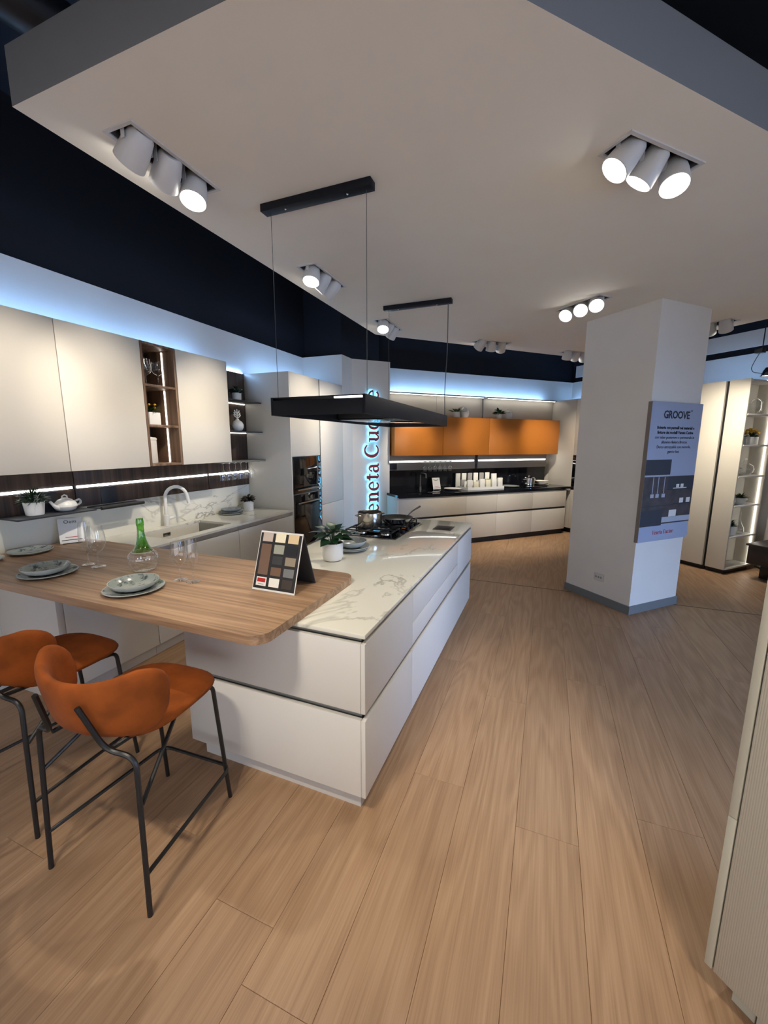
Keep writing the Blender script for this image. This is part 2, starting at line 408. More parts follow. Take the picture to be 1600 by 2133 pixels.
for k in range(-13, 25):
    x0 = -0.027+PW*k; xc = x0+PW/2
    ylo = -2.95; yhi = min(9.1, 9.19+xc, 9.95-xc)      # back walls
    if xc < -2.35: yhi = min(yhi, 5.3)
    if xc < -2.95: ylo, yhi = -2.95, 2.2
    e = ends.get(k, random.uniform(0, 2.2))
    cuts = [ylo]+[e+2.2*i for i in range(-4, 6)]+[4.993, 5.007, yhi]
    cuts = sorted(c for c in cuts if ylo <= c <= yhi)
    cc = [cuts[0]]
    for c in cuts[1:]:
        if c-cc[-1] > 0.12 or abs(c-4.993) < 1e-6 or abs(c-5.007) < 1e-6: cc.append(c)
    for a, b in zip(cc, cc[1:]):
        if b-a > 0.05: plank(x0, a, b)
struct('trim_1', MB().box(-3.3, 6.3, 4.993, 5.007, -0.011, 0.001), 'trim_brown')

struct('wall_left', MB().box(-3.57, -3.45, -3.1, 5.41, -0.08, HW), 'wall_white')
blk = [(-3.57, 5.41), (-2.8, 5.41), (-2.8, 5.736), uvw(2.70, 6.036), uvw(2.70, 6.62), (-3.57, 6.7)]
struct('wall_sign', MB().prism(blk, -0.08, HW), 'wall_white')
struct('wall_back', MB().box(2.70, 7.16, 6.5, 6.62, -0.08, HW), 'wall_white', C45)
struct('wall_right', MB().box(7.04, 7.16, -2.05, 6.5, -0.08, HW), 'wall_white', C45)
# dark zone above the white walls
struct('wall_left_upper', MB().box(-3.62, -3.53, -3.1, 5.6, HW, HT), 'wall_dark')
struct('wall_sign_upper', MB().prism([(-3.62, 5.6), (-2.9, 5.6), uvw(2.62, 6.3), uvw(2.62, 6.7), (-3.62, 6.7)], HW, HT), 'wall_dark')
struct('wall_back_upper', MB().box(2.6, 7.2, 6.58, 6.68, HW, HT), 'wall_dark', C45)
struct('wall_right_upper', MB().box(7.12, 7.2, -2.05, 6.6, HW, HT), 'wall_dark', C45)
struct('ceiling_upper', MB().box(-3.7, 6.7, -3.2, 9.95, HT, HT+0.1), 'wall_dark')
def holed_wall(name, a0, a1, z0, z1, h0, h1, hz0, hz1, fn, mat):
    mb = MB()
    for (p, q, r, t) in ((a0, h0, z0, z1), (h1, a1, z0, z1), (h0, h1, z0, hz0), (h0, h1, hz1, z1)): mb.join(fn(p, q, r, t))
    return struct(name, mb, mat)
fx = lambda p, q, r, t: MB().box(6.45, 6.57, p, q, r, t)
fy = lambda p, q, r, t: MB().box(p, q, -3.12, -3.0, r, t)
holed_wall('wall_shopfront', -3.1, 3.55, -0.08, HW, -1.8, 3.0, 0.15, 2.75, fx, 'wall_white')
holed_wall('wall_entrance', -3.57, 6.57, -0.08, HW, -2.7, 3.9, 0.10, 2.55, fy, 'wall_white')
struct('wall_shopfront_upper', MB().box(6.5, 6.6, -3.1, 3.6, HW, HT), 'wall_dark')
struct('wall_entrance_upper', MB().box(-3.6, 6.6, -3.2, -3.05, HW, HT), 'wall_dark')
def window(name, n, a0, a1, z0, z1, fn):
    fr = MB()
    for i in range(n+1):
        a = a0+(a1-a0)*i/n; fr.join(fn(a-0.03, a+0.03, z0, z1, 0.05))
    fr.join(fn(a0, a1, z0, z0+0.06, 0.05)); fr.join(fn(a0, a1, z1-0.06, z1, 0.05))
    o = struct(name, fr, 'anthracite')
    for i in range(n):
        struct('pane', fn(a0+(a1-a0)*i/n+0.03, a0+(a1-a0)*(i+1)/n-0.03, z0+0.06, z1-0.06, 0.008), 'window_glass', parent=o)
window('window_1', 4, -1.8, 3.0, 0.15, 2.75, lambda p, q, r, t, d: MB().box(6.51-d, 6.51+d, p, q, r, t))
window('window_added', 5, -2.7, 3.9, 0.10, 2.55, lambda p, q, r, t, d: MB().box(p, q, -3.06-d, -3.06+d, r, t))  # unseen glazing, added to go with the fill lamp

# dropped ceiling with cut-outs for the recessed lamps
A90 = PI/2
FIX = [  # name, centre, rotation of the long axis
    ('A', (-1.715, 1.605), A90), ('C', (-1.715, 3.015), A90), ('D', (-1.715, 4.43), A90),
    ('B', uvw(1.935, 1.437), C45), ('E', uvw(3.285, 2.99), C45+A90), ('F', uvw(3.445, 4.52), C45),
    ('G', uvw(4.925, 4.53), C45), ('H', uvw(5.11, 2.93), C45+A90)]
def rect(c, rot, hx, hy):
    return [(c[0]+x*math.cos(rot)-y*math.sin(rot), c[1]+x*math.sin(rot)+y*math.cos(rot)) for x, y in ((-hx, -hy), (hx, -hy), (hx, hy), (-hx, hy))]
def panel_with_holes(name, outline, z0, z1, holes, mat):
    bm = bmesh.new(); edges = []
    for loop in [outline]+holes:
        vs = [bm.verts.new((p[0], p[1], z0)) for p in loop]
        edges += [bm.edges.new((vs[i], vs[(i+1) % len(vs)])) for i in range(len(vs))]
    bmesh.ops.triangle_fill(bm, use_beauty=True, use_dissolve=False, edges=edges, normal=(0, 0, -1))
    bm.verts.index_update(); mb = MB(); mb.add([v.co[:] for v in bm.verts], [[v.index for v in f.verts] for f in bm.faces]); bm.free()
    n = len(outline)
    st = struct(name, mb, mat)
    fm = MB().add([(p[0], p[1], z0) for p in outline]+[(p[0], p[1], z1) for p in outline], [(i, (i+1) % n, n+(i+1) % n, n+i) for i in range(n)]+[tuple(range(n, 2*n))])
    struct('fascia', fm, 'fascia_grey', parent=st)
    return st
CEIL = [(-2.0, 1.15), (-0.463, 1.15), uvw(5.41, 1.14), uvw(5.41, 4.77), (-2.0, 4.746)]
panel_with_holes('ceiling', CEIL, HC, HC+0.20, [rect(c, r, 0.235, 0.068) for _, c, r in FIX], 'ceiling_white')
NEAR = [('I', (-1.05, -0.15), 0.0), ('J', (0.75, -0.22), 0.0)]
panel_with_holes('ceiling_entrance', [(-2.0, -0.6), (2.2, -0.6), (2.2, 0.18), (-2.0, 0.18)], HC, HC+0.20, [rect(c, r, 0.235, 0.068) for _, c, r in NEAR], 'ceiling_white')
struct('wall_fill_blocker', MB().box(-3.45, 6.45, -0.75, -0.60, 2.18, HT), 'wall_white')      # unseen beam, added to keep the fill off the ceiling fascia
struct('trim_2', MB().box(6.78, 6.80, -1.5, 6.2, 2.97, 3.185), 'wall_white', C45)      # hanging fascia beyond the shelves
solo('air_duct', 'black round air duct hanging high above the ceiling panel corner', 'duct',
     MB().tube(fillet([(-3.3, 0.2, 3.75), (-2.62, 0.9, 3.72), (-2.25, 1.35, 3.60), (-2.1, 1.9, 3.5)], 0.3), 0.11, 14), 'duct_black', (-2.6, 0.95, 3.6))

# pillar
struct('wall_pillar', MB().box(3.80, 4.53, 2.59, 3.38, -0.01, HC), 'wall_white', C45)
bb = MB()
for a in ((3.788, 3.80, 2.578, 3.392), (4.53, 4.542, 2.578, 3.392), (3.80, 4.53, 2.578, 2.59), (3.80, 4.53, 3.38, 3.392)): bb.box(*a, 0, 0.085)
struct('baseboard_pillar', bb, 'baseboard_grey', C45)
struct('baseboard_right', MB().box(7.025, 7.04, -2.0, 2.95, 0, 0.10), 'baseboard_grey', C45)

# ------------------------------------------------------------------ recessed triple spotlights
def spot_fixture(label, c, rot, aims, lit=(1, 1, 1), watts=None, power=(1, 1, 1), cone=62):
    base = (c[0], c[1], HC)
    t = T('ceiling_spotlight', label, 'spotlight', base, 0.0, 'recessed triple ceiling spotlights'); t.o.rotation_euler = (0, 0, rot)
    t.base = (0, 0, 0)
    fr = MB()
    for b in ((-0.247, 0.247, -0.083, -0.066), (-0.247, 0.247, 0.066, 0.083), (-0.247, -0.232, -0.066, 0.066), (0.232, 0.247, -0.066, 0.066)): fr.box(*b, -0.006, 0.0)
    t.part('frame', fr, 'spot_white')
    bx = MB()
    bx.box(-0.235, 0.235, -0.068, 0.068, 0.115, 0.12)
    for b in ((-0.235, 0.235, -0.068, -0.065), (-0.235, 0.235, 0.065, 0.068), (-0.235, -0.232, -0.065, 0.065), (0.232, 0.235, -0.065, 0.065)): bx.box(*b, 0.0, 0.115)
    t.part('housing', bx, 'spot_inside')
    ci, si = math.cos(-rot), math.sin(-rot)
    for i, tgt in enumerate(aims):
        xi = (-0.155, 0.0, 0.155)[i]
        piv = Vector((xi, 0, -0.018))
        wp = Vector((c[0]+xi*math.cos(rot), c[1]+xi*math.sin(rot), HC-0.018))
        d = (Vector(tgt)-wp).normalized(); dl = Vector((d.x*ci-d.y*si, d.x*si+d.y*ci, d.z))
        Q = dl.to_track_quat('Z', 'Y').to_matrix().to_4x4()
        M = Matrix.Translation(piv) @ Q
        body = MB().lathe([(0.0001, -0.06), (0.040, -0.058), (0.050, -0.045), (0.060, 0.02), (0.064, 0.075), (0.064, 0.085), (0.060, 0.086), (0.058, 0.078), (0.0001, 0.074)], seg=24)
        h = t.part('lamp_head', body.xf(M), 'spot_white')
        lens = MB().lathe([(0.0001, 0.0755), (0.030, 0.0765), (0.0565, 0.0795)], seg=24)
        t.part('lens', lens.xf(M), 'lens' if lit[i] else 'chrome', parent=h)
        for sx in (-1, 1):
            yk = MB(); yk.add([(xi+sx*0.067, -0.010, 0.10), (xi+sx*0.067, 0.010, 0.10), (xi+sx*0.067, 0.010, -0.03), (xi+sx*0.067, -0.010, -0.03),
                    (xi+sx*0.0645, -0.010, 0.10), (xi+sx*0.0645, 0.010, 0.10), (xi+sx*0.0645, 0.010, -0.03), (xi+sx*0.0645, -0.010, -0.03)],
                   [(0, 1, 2, 3), (7, 6, 5, 4), (0, 4, 5, 1), (1, 5, 6, 2), (2, 6, 7, 3), (3, 7, 4, 0)])
            t.part('bracket', yk, 'spot_white', parent=h)
        b0 = M @ Vector((0.01, 0, -0.055))
        t.part('cord', MB().tube(fillet([b0[:], (b0.x+0.02, b0.y, b0.z+0.07), (xi+0.07, 0.03, 0.05), (xi+0.09, 0.02, 0.11)], 0.05), 0.004, 6), 'cable', parent=h)
        if power[i] > 0:
            ld = bpy.data.lights.new('spot_beam', 'SPOT'); ld.energy = (watts or SPOT_W)*power[i]; ld.color = SPOT_COL
            ld.spot_size = math.radians(cone[i]); ld.spot_blend = 1.0; ld.shadow_soft_size = 0.035
            lo = bpy.data.objects.new('spot_beam', ld); COL.objects.link(lo); lo.parent = t.o
            lo.location = piv+dl*0.10; lo.rotation_euler = dl.to_track_quat('-Z', 'Y').to_euler()
def U(u, v, z): return (*uvw(u, v), z)
AIM = {
 'A': [(-3.07, 1.62, 1.95), (-3.07, 2.15, 1.95), (-1.45, 0.95, 0.5)],
 'C': [(-1.62, 2.10, 0.9), (-3.3, 2.7, 1.1), (-3.07, 3.12, 1.95)],
 'D': [(-1.35, 3.3, 0.9), (-2.8, 4.4, 1.9), (-2.8, 5.1, 1.7)],
 'B': [(-1.3, 1.8, 0.94), (-1.0, 2.7, 0.9), (0.55, 1.2, 0.0)],
 'E': [(0.1, 1.3, 0.0), (-0.5, 1.6, 0.4), (-0.9, 2.6, 0.9)],
 'F': [U(3.05, 5.9, 1.74), U(3.9, 5.64, 0.55), U(4.38, 5.9, 1.74)],
 'G': [U(5.2, 5.64, 0.55), U(5.66, 5.9, 1.74), U(6.3, 5.6, 1.2)],
 'H': [U(6.12, 3.08, 1.6), U(6.12, 3.35, 1.8), U(6.3, 2.9, 0.3)],
 'I': [(-1.6, 1.2, 0.6), (-1.1, 1.47, 0.4), (-0.7, 1.47, 0.5)],
 'J': [(0.1, 1.0, 0.0), (1.0, 2.5, 0.0), (0.75, 1.2, 0.8)]}
SLAB = {'A': 'triple white spotlight in the ceiling corner above the cream wall cabinets, one lens showing',
        'C': 'triple white spotlight beside the near end of the black hood, leftmost lens lit',
        'D': 'small triple spotlight at the far left ceiling corner, beyond the hood canopy bar',
        'B': 'large triple spotlight with three glowing lenses at the upper right of the ceiling',
        'E': 'triple spotlight with three round glaring lenses just left of the pillar top',
        'F': 'triple spotlight seen from behind on the far ceiling edge, above the copper wall cabinets',
        'G': 'triple spotlight seen from behind on the far ceiling edge, half beside the pillar',
        'H': 'white spotlight right of the pillar top on the far right ceiling edge',
        'I': 'triple spotlight in the entrance ceiling above the bar stools', 'J': 'triple spotlight in the entrance ceiling above the open floor'}
POW = {'A': (1.15, 1.15, 0.6), 'B': (0.42, 0.42, 0.4), 'C': (0.7, 0.9, 1.1), 'E': (0.5, 0.45, 0.4), 'I': (0.5, 0.9, 0.8), 'J': (0.12, 0.75, 0.8), 'F': (2.4, 2.1, 2.4), 'G': (2.1, 2.7, 1.3)}
CONE = {'F': (33, 66, 33), 'G': (66, 33, 60), 'A': (44, 44, 62), 'C': (62, 56, 44)}
for n, c, r in FIX+NEAR: spot_fixture(SLAB[n], c, r, AIM[n], power=POW.get(n, (1, 1, 1)), cone=CONE.get(n, (62, 62, 62)))

# ------------------------------------------------------------------ island
def rrect(x0, x1, y0, y1, r, corners=(1, 1, 1, 1), n=8):
    out = []
    for i, (cx, cy, a0) in enumerate(((x0+r, y0+r, PI), (x1-r, y0+r, 1.5*PI), (x1-r, y1-r, 0), (x0+r, y1-r, 0.5*PI))):
        if corners[i]: out += [(cx+r*math.cos(a0+0.5*PI*k/n), cy+r*math.sin(a0+0.5*PI*k/n)) for k in range(n+1)]
        else: out.append(((x0, x1, x1, x0)[i], (y0, y0, y1, y1)[i]))
    return out
IX0, IX1, IY0, IY1 = -1.71, -0.67, 1.47, 4.11
t = T('kitchen_island', 'long white handleless kitchen island with drawers under a marble worktop', 'kitchen island', (-1.19, 2.79, 0))
t.part('plinth', MB().box(IX0+0.05, IX1-0.045, IY0+0.045, IY1-0.05, 0, 0.10), 'plinth_white')
t.part('carcass', MB().box(IX0+0.02, IX1-0.03, IY0+0.03, IY1-0.02, 0.10, 0.878), 'groove_grey')
for z0, z1 in ((0.098, 0.488), (0.522, 0.852)):
    t.part('front_panel', MB().rbox(IX0, IX1-0.0225, IY0, IY0+0.022, z0, z1, 0.0025), 'lacquer_white')
    t.part('rear_panel', MB().rbox(IX0, IX1-0.0225, IY1-0.022, IY1, z0, z1, 0.0025), 'lacquer_white')
    t.part('side_panel', MB().rbox(IX0, IX0+0.02, IY0+0.023, IY1-0.023, z0, z1, 0.0025), 'lacquer_white')
for y0, y1, z0, z1 in ((IY0, 2.145, 0.098, 0.488), (2.148, IY1, 0.098, 0.488), (IY0, 2.145, 0.522, 0.852), (2.148, 3.43, 0.522, 0.66), (2.148, 3.43, 0.664, 0.852), (3.433, IY1, 0.522, 0.852)):
    t.part('drawer_front', MB().rbox(IX1-0.0215, IX1, y0, y1-0.001, z0, z1, 0.0025), 'lacquer_white')
solo('island_worktop', 'polished white marble worktop with grey veins on the island', 'worktop',
     MB().rbox(IX0, IX1+0.004, IY0-0.006, IY1, 0.880, 0.900, 0.002), 'marble', (-1.19, 2.79, 0.88))
solo('breakfast_table', 'walnut wood breakfast bar top with rounded corner, laid across the island', 'table',
     MB().prism(rrect(-3.43, -1.0, 1.21, 2.07, 0.075, (0, 1, 1, 0)), 0.9005, 0.942), 'walnut_top', (-2.2, 1.64, 0.9))

# ------------------------------------------------------------------ left wall kitchen
WX, BX, UX = -3.45, -2.80, -3.07      # wall, base fronts, upper fronts
for i, (y0, y1, lab) in enumerate(((1.53, 2.178, 'white base cabinet under the breakfast bar, against the left wall'),
                                   (2.181, 3.148, 'white handleless base cabinet under the sink'),
                                   (3.151, 4.088, 'white handleless base cabinet next to the built-in ovens'))):
    t = T('base_cabinet', lab, 'cabinet', ((WX+BX)/2, (y0+y1)/2, 0), group='base cabinets on the left wall')
    t.part('plinth', MB().box(WX+0.005, BX-0.05, y0, y1, 0, 0.095), 'plinth_white')
    t.part('body', MB().box(WX+0.005, BX-0.024, y0, y1, 0.10, 0.66 if i == 1 else 0.878), 'groove_grey')
    t.part('door', MB().rbox(BX-0.022, BX, y0+0.001, y1-0.001, 0.098, 0.835, 0.002), 'lacquer_white')
    t.part('grip_rail', MB().rbox(BX-0.030, BX-0.012, y0, y1, 0.840, 0.876, 0.004), 'alu')
solo('end_panel', 'pale end panel closing the left base cabinets under the bar', 'panel', MB().rbox(WX+0.005, BX, 1.487, 1.528, 0.0, 0.878, 0.002), 'lacquer_white', ((WX+BX)/2, 1.51, 0))
sx0, sx1, sy0, sy1 = -3.32, -2.90, 2.43, 3.17
wt = MB()
for b in ((WX, BX, 1.487, sy0), (WX, BX, sy1, 4.088), (WX, sx0, sy0, sy1), (sx1, BX, sy0, sy1)): wt.box(*b, 0.880, 0.8995)
solo('wall_worktop', 'polished white marble worktop around the sink on the left wall', 'worktop', wt, 'marble', (-3.1, 2.8, 0.88), smooth=0)
solo('backsplash', 'grey veined marble backsplash behind the white sink tap', 'backsplash', MB().box(WX+0.001, WX+0.014, 0.9, 4.088, 0.9003, 1.188), 'marble', (WX, 2.5, 0.9))
t = T('sink', 'white rectangular undermount sink in the marble worktop', 'sink', (-3.11, 2.8, 0.69))
bs = MB(); d = 0.012
bs.box(sx0-d, sx1+d, sy0-d, sy1+d, 0.690, 0.702)
for b in ((sx0-d, sx0, sy0-d, sy1+d), (sx1, sx1+d, sy0-d, sy1+d), (sx0, sx1, sy0-d, sy0), (sx0, sx1, sy1, sy1+d)): bs.box(*b, 0.702, 0.8795)
t.part('basin', bs, 'sink_white', smooth=0)
t.part('overflow', MB().rbox(sx0+0.0005, sx0+0.006, 2.72, 2.80, 0.822, 0.852, 0.002), 'steel_dark')
t.part('drain', MB().lathe([(0.0001, 0.006), (0.03, 0.006), (0.045, 0.003), (0.047, 0.0)], (-3.11, 2.8, 0.702)), 'steel')
t = T('tap', 'white swan-neck kitchen tap behind the sink', 'tap', (-3.385, 2.83, 0.9))
bx, by = -3.385, 2.83
t.part('base', MB().lathe([(0.0001, 0.0), (0.026, 0.0), (0.026, 0.105), (0.022, 0.110), (0.0001, 0.11)], (bx, by, 0.9)), 'ceramic_white')
dirx, diry = 0.55, 0.83
arc = [(bx, by, 1.0), (bx, by, 1.17)]
for k in range(1, 11):
    a = PI*k/10*0.93; arc.append((bx+dirx*0.098*(1-math.cos(a)), by+diry*0.098*(1-math.cos(a)), 1.17+0.105*math.sin(a)))
e = arc[-1]; t.part('spout', MB().tube(arc, 0.0155, 12), 'ceramic_white')
t.part('spray_head', MB().tube([e, (e[0]+dirx*0.008, e[1]+diry*0.008, e[2]-0.05), (e[0]+dirx*0.012, e[1]+diry*0.012, e[2]-0.085)], [0.017, 0.0175, 0.0165], 12), 'ceramic_white')
t.part('lever', MB().tube([(bx, by+0.015, 0.968), (bx+0.01, by+0.06, 0.972), (bx+0.03, by+0.075, 0.985)], [0.016, 0.015, 0.008], 10), 'ceramic_white')

# walnut panelling with a light channel
t = T('wall_panelling', 'dark walnut wall panelling with light strip between worktop and wall cabinets', 'wall panelling', (WX, 2.5, 1.19))
for y0, y1, zt in ((0.9, 2.058, 1.50), (2.066, 3.428, 1.50), (3.436, 4.088, 2.50)):
    t.part('lower_panel', MB().rbox(WX+0.001, WX+0.022, y0, y1, 1.190, 1.333, 0.001), 'walnut_dark')
    t.part('upper_panel', MB().rbox(WX+0.001, WX+0.022, y0, y1, 1.366, zt, 0.001), 'walnut_dark')
    t.part('light_channel', MB().box(WX+0.001, WX+0.016, y0, y1, 1.334, 1.365), 'black_matte')
    t.part('light_strip', MB().rbox(WX+0.0162, WX+0.026, y0+0.012, y1-0.012, 1.340, 1.359, 0.003), 'led_white')
# wall cabinets
for y0, y1, lab in ((0.85, 1.838, 'cream wall cabinet cut by the left edge of the picture'), (1.843, 2.455, 'cream wall cabinet left of the open walnut shelf'),
                    (2.795, 3.41, 'cream wall cabinet right of the open walnut shelf')):
    t = T('wall_cabinet', lab, 'cabinet', (-3.25, (y0+y1)/2, 1.5), group='cream wall cabinets')
    t.part('body', MB().box(WX+0.024, UX-0.022, y0, y1, 1.503, 2.498), 'lacquer_cream')
    t.part('door', MB().rbox(UX-0.021, UX, y0, y1, 1.498, 2.50, 0.002), 'lacquer_cream')
oy0, oy1 = 2.461, 2.790
t = T('open_shelf', 'narrow open walnut shelf niche between the cream wall cabinets', 'shelf', (-3.25, 2.625, 1.5))
t.part('back_panel', MB().box(WX+0.024, WX+0.034, oy0+0.019, oy1-0.019, 1.52, 2.48), 'walnut_dark')
for y in (oy0, oy1-0.019): t.part('side_panel', MB().rbox(WX+0.024, UX-0.002, y, y+0.019, 1.50, 2.50, 0.001), 'walnut_frame')
for z in (1.50, 1.826, 2.152, 2.481): t.part('shelf_board', MB().rbox(WX+0.034, UX-0.003, oy0+0.0192, oy1-0.0192, z, z+0.019, 0.001), 'walnut_frame')
for z in (1.52, 1.846, 2.172): t.part('light_strip', MB().box(-3.212, -3.200, oy1-0.024, oy1-0.0195, z+0.004, z+0.300), 'led_shelf')

def glass_profile(hgt, rb, stem_h, foot_r, mouth):
    bowl = hgt-stem_h
    return [(0.0001, 0.004), (foot_r*0.5, 0.004), (foot_r, 0.001), (foot_r, 0.003), (foot_r*0.4, 0.008), (0.005, 0.016), (0.0038, stem_h*0.6), (0.005, stem_h*0.94), (0.012, stem_h+0.004),
            (rb*0.72, stem_h+bowl*0.16), (rb*0.96, stem_h+bowl*0.32), (rb, stem_h+bowl*0.45), (rb*0.95, stem_h+bowl*0.66), (mouth, stem_h+bowl)]
def wine_glass(label, p, hgt, rb, stem_h, foot=0.036, mouth=None, group=None, flip=False, rot=0.0):
    t = T('wine_glass', label, 'glass', p, rot, group)
    pr = glass_profile(hgt, rb, stem_h, foot, mouth or rb*0.78)
    i = 8
    f = lambda q: [(r, -z) for r, z in q] if flip else q
    t.part('bowl', MB().lathe(f(pr[i:]), p, 24), 'glass', smooth=60)
    t.part('stem', MB().lathe(f(pr[4:i+1]), p, 12), 'glass', smooth=60)
    t.part('foot', MB().lathe(f(pr[:5]), p, 24), 'glass', smooth=60)
    return t

def leaf_mb(l, w, bend=0.25, fold=0.12, n=5):
    mb = MB(); vs = []; fs = []
    for i in range(n+1):
        s_ = i/n; ww = w*math.sin(PI*min(0.999, s_**0.75))*0.5+0.0004; y = l*s_; z = -bend*l*s_*s_
        vs += [(-ww, y, z+fold*ww), (0, y, z), (ww, y, z+fold*ww)]
    for i in range(n):
        a = i*3; fs += [(a, a+1, a+4, a+3), (a+1, a+2, a+5, a+4)]
    return mb.add(vs, fs)
def foliage(c, rad, hgt, n, l, w, up=0.5, seed=1, jit=0.4, bend=0.3, flat=0.0):
    rn = random.Random(seed); mb = MB()
    for k in range(n):
        a = rn.uniform(0, 2*PI); q = math.sqrt(rn.random()); el = up*(1-0.7*q)+rn.uniform(-jit, jit)*0.6
        r0 = rad*q*0.45; z0 = hgt*rn.uniform(0.05, 0.75)*(1-0.5*q)
        ll = l*rn.uniform(0.7, 1.15)
        M = Matrix.Translation((c[0]+r0*math.cos(a), c[1]+r0*math.sin(a), c[2]+z0)) @ Matrix.Rotation(a-PI/2, 4, 'Z') @ Matrix.Rotation(max(-0.5, min(1.4, el)), 4, 'X') @ Matrix.Rotation(rn.uniform(-0.5, 0.5), 4, 'Y')
        mb.join(leaf_mb(ll, w*rn.uniform(0.8, 1.2), bend).xf(M))
    return mb
def pot_prof(r0, r1, h, wall=0.005):
    return [(0.0001, 0.0), (r0*0.92, 0.0), (r0, 0.004), (r1, h), (r1-wall, h), (r1-wall-0.001, h-0.012)]
def potted(label, p, r0, r1, h, fol, mat='leaf_mid', potmat='ceramic_white', rot=0.0, group=None, square=None, name='potted_plant', sprigs=True):
    t = T(name, label, 'plant', p, rot, group)
    if square:
        a, b = square; mb = MB(); zt = p[2]+h; w_ = 0.004
        mb.rbox(p[0]-a, p[0]+a, p[1]-b, p[1]+b, p[2], zt, 0.003); t.part('pot', mb, potmat)
        t.part('soil', MB().box(p[0]-a+w_, p[0]+a-w_, p[1]-b+w_, p[1]+b-w_, zt, zt+0.004), 'soil')
    else:
        t.part('pot', MB().lathe(pot_prof(r0, r1, h), p, 28), potmat)
        t.part('soil', MB().lathe([(0.0001, h-0.008), (r1-0.006, h-0.012)], p, 20), 'soil')
    f = t.part('foliage', foliage((p[0], p[1], p[2]+h-0.01), **fol), mat, smooth=60, kind='stuff')
    return t
ORD = ['first', 'second', 'third', 'fourth', 'fifth', 'sixth']
# things in the walnut niche
for q, (yy, xx) in enumerate(((2.53, -3.13), (2.61, -3.22), (2.66, -3.14))):
    wine_glass('clear wine glass on the top board of the walnut niche, '+('nearest the opening at left', 'set back in the middle', 'nearest the light strip')[q], (xx, yy, 2.1715), 0.20, 0.048, 0.085, 0.036, 0.042, 'wine glasses in the walnut niche')
t = potted('white box planter with yellow and cream flowers in the walnut niche', (-3.20, 2.60, 1.8455), 0, 0, 0.105, dict(rad=0.08, hgt=0.07, n=60, l=0.07, w=0.010, up=1.0, seed=4), 'leaf_mid', 'ceramic_white', square=(0.06, 0.055), name='flower_planter')
rn = random.Random(9)
for k in range(10):
    a = rn.uniform(0, 2*PI); r_ = 0.085*math.sqrt(rn.random()); q = (-3.20+r_*math.cos(a)*0.9, 2.60+r_*math.sin(a), 1.985+rn.uniform(0, 0.045)-2.5*r_*r_)
    fl = MB()
    for j in range(9):
        aa = 2*PI*j/9; fl.join(leaf_mb(0.026, 0.014, 0.3).xf(Matrix.Translation(q) @ Matrix.Rotation(aa, 4, 'Z') @ Matrix.Rotation(0.5, 4, 'X')))
    fl.ball((q[0], q[1], q[2]+0.006), 0.010, 8)
    t.part('flower', fl, 'flower_yellow' if k % 3 else 'flower_cream', smooth=60)
t = T('canister', 'cream lidded ceramic canister on the bottom board of the walnut niche', 'canister', (-3.20, 2.556, 1.5195))
t.part('jar', MB().lathe([(0.0001, 0), (0.062, 0), (0.066, 0.006), (0.066, 0.195), (0.06, 0.20)], (-3.20, 2.556, 1.5195), 32), 'ceramic_cream')
t.part('lid', MB().lathe([(0.069, 0.198), (0.069, 0.212), (0.06, 0.220), (0.014, 0.226), (0.010, 0.234), (0.016, 0.244), (0.010, 0.252), (0.0001, 0.254)], (-3.20, 2.556, 1.5195), 32), 'ceramic_cream')
# two smoked glass shelves and what stands on them
for z, lab in ((2.148, 'upper thin smoked glass shelf on the walnut panel beside the tower'), (1.812, 'lower thin smoked glass shelf on the walnut panel beside the tower')):
    t = T('glass_shelf', lab, 'shelf', (-3.33, 3.8, z), group='smoked glass shelves')
    t.part('plate', MB().rbox(WX+0.0225, -3.18, 3.47, 4.075, z, z+0.012, 0.002), 'anthracite')
    t.part('light_strip', MB().box(WX+0.023, WX+0.030, 3.50, 4.07, z-0.008, z-0.0005), 'led_shelf')
potted('small bushy plant in a white pot on the upper smoked shelf', (-3.30, 3.80, 2.1605), 0.05, 0.052, 0.085, dict(rad=0.11, hgt=0.09, n=90, l=0.05, w=0.022, up=0.9, seed=11), 'leaf_dark')
t = T('vase', 'white round vase with branching coral top on the lower smoked shelf', 'vase', (-3.30, 3.79, 1.8245))
vx, vy, vz = -3.30, 3.79, 1.8245
t.part('body', MB().lathe([(0.0001, 0), (0.03, 0), (0.05, 0.012), (0.066, 0.045), (0.066, 0.075), (0.05, 0.105), (0.022, 0.122), (0.016, 0.14), (0.0001, 0.14)], (vx, vy, vz), 32), 'ceramic_white')
cr = MB().tube([(vx, vy, vz+0.13), (vx, vy, vz+0.245)], [0.009, 0.006], 8)
for zz, ln in ((0.15, 0.055), (0.172, 0.048), (0.196, 0.038)):
    for sgn in (-1, 1): cr.tube(fillet([(vx, vy, vz+zz), (vx, vy+sgn*ln*0.7, vz+zz+0.012), (vx, vy+sgn*ln, vz+zz+0.035)], 0.02, 3), [0.007]*9+[0.005] if False else 0.0062, 8)
t.part('coral', cr, 'ceramic_white')
potted('green plant in a white cup half hidden behind the cabinet edge, lower smoked shelf', (-3.34, 3.62, 1.8245), 0.035, 0.04, 0.075, dict(rad=0.07, hgt=0.09, n=50, l=0.05, w=0.014, up=1.0, seed=12), 'leaf_dark')
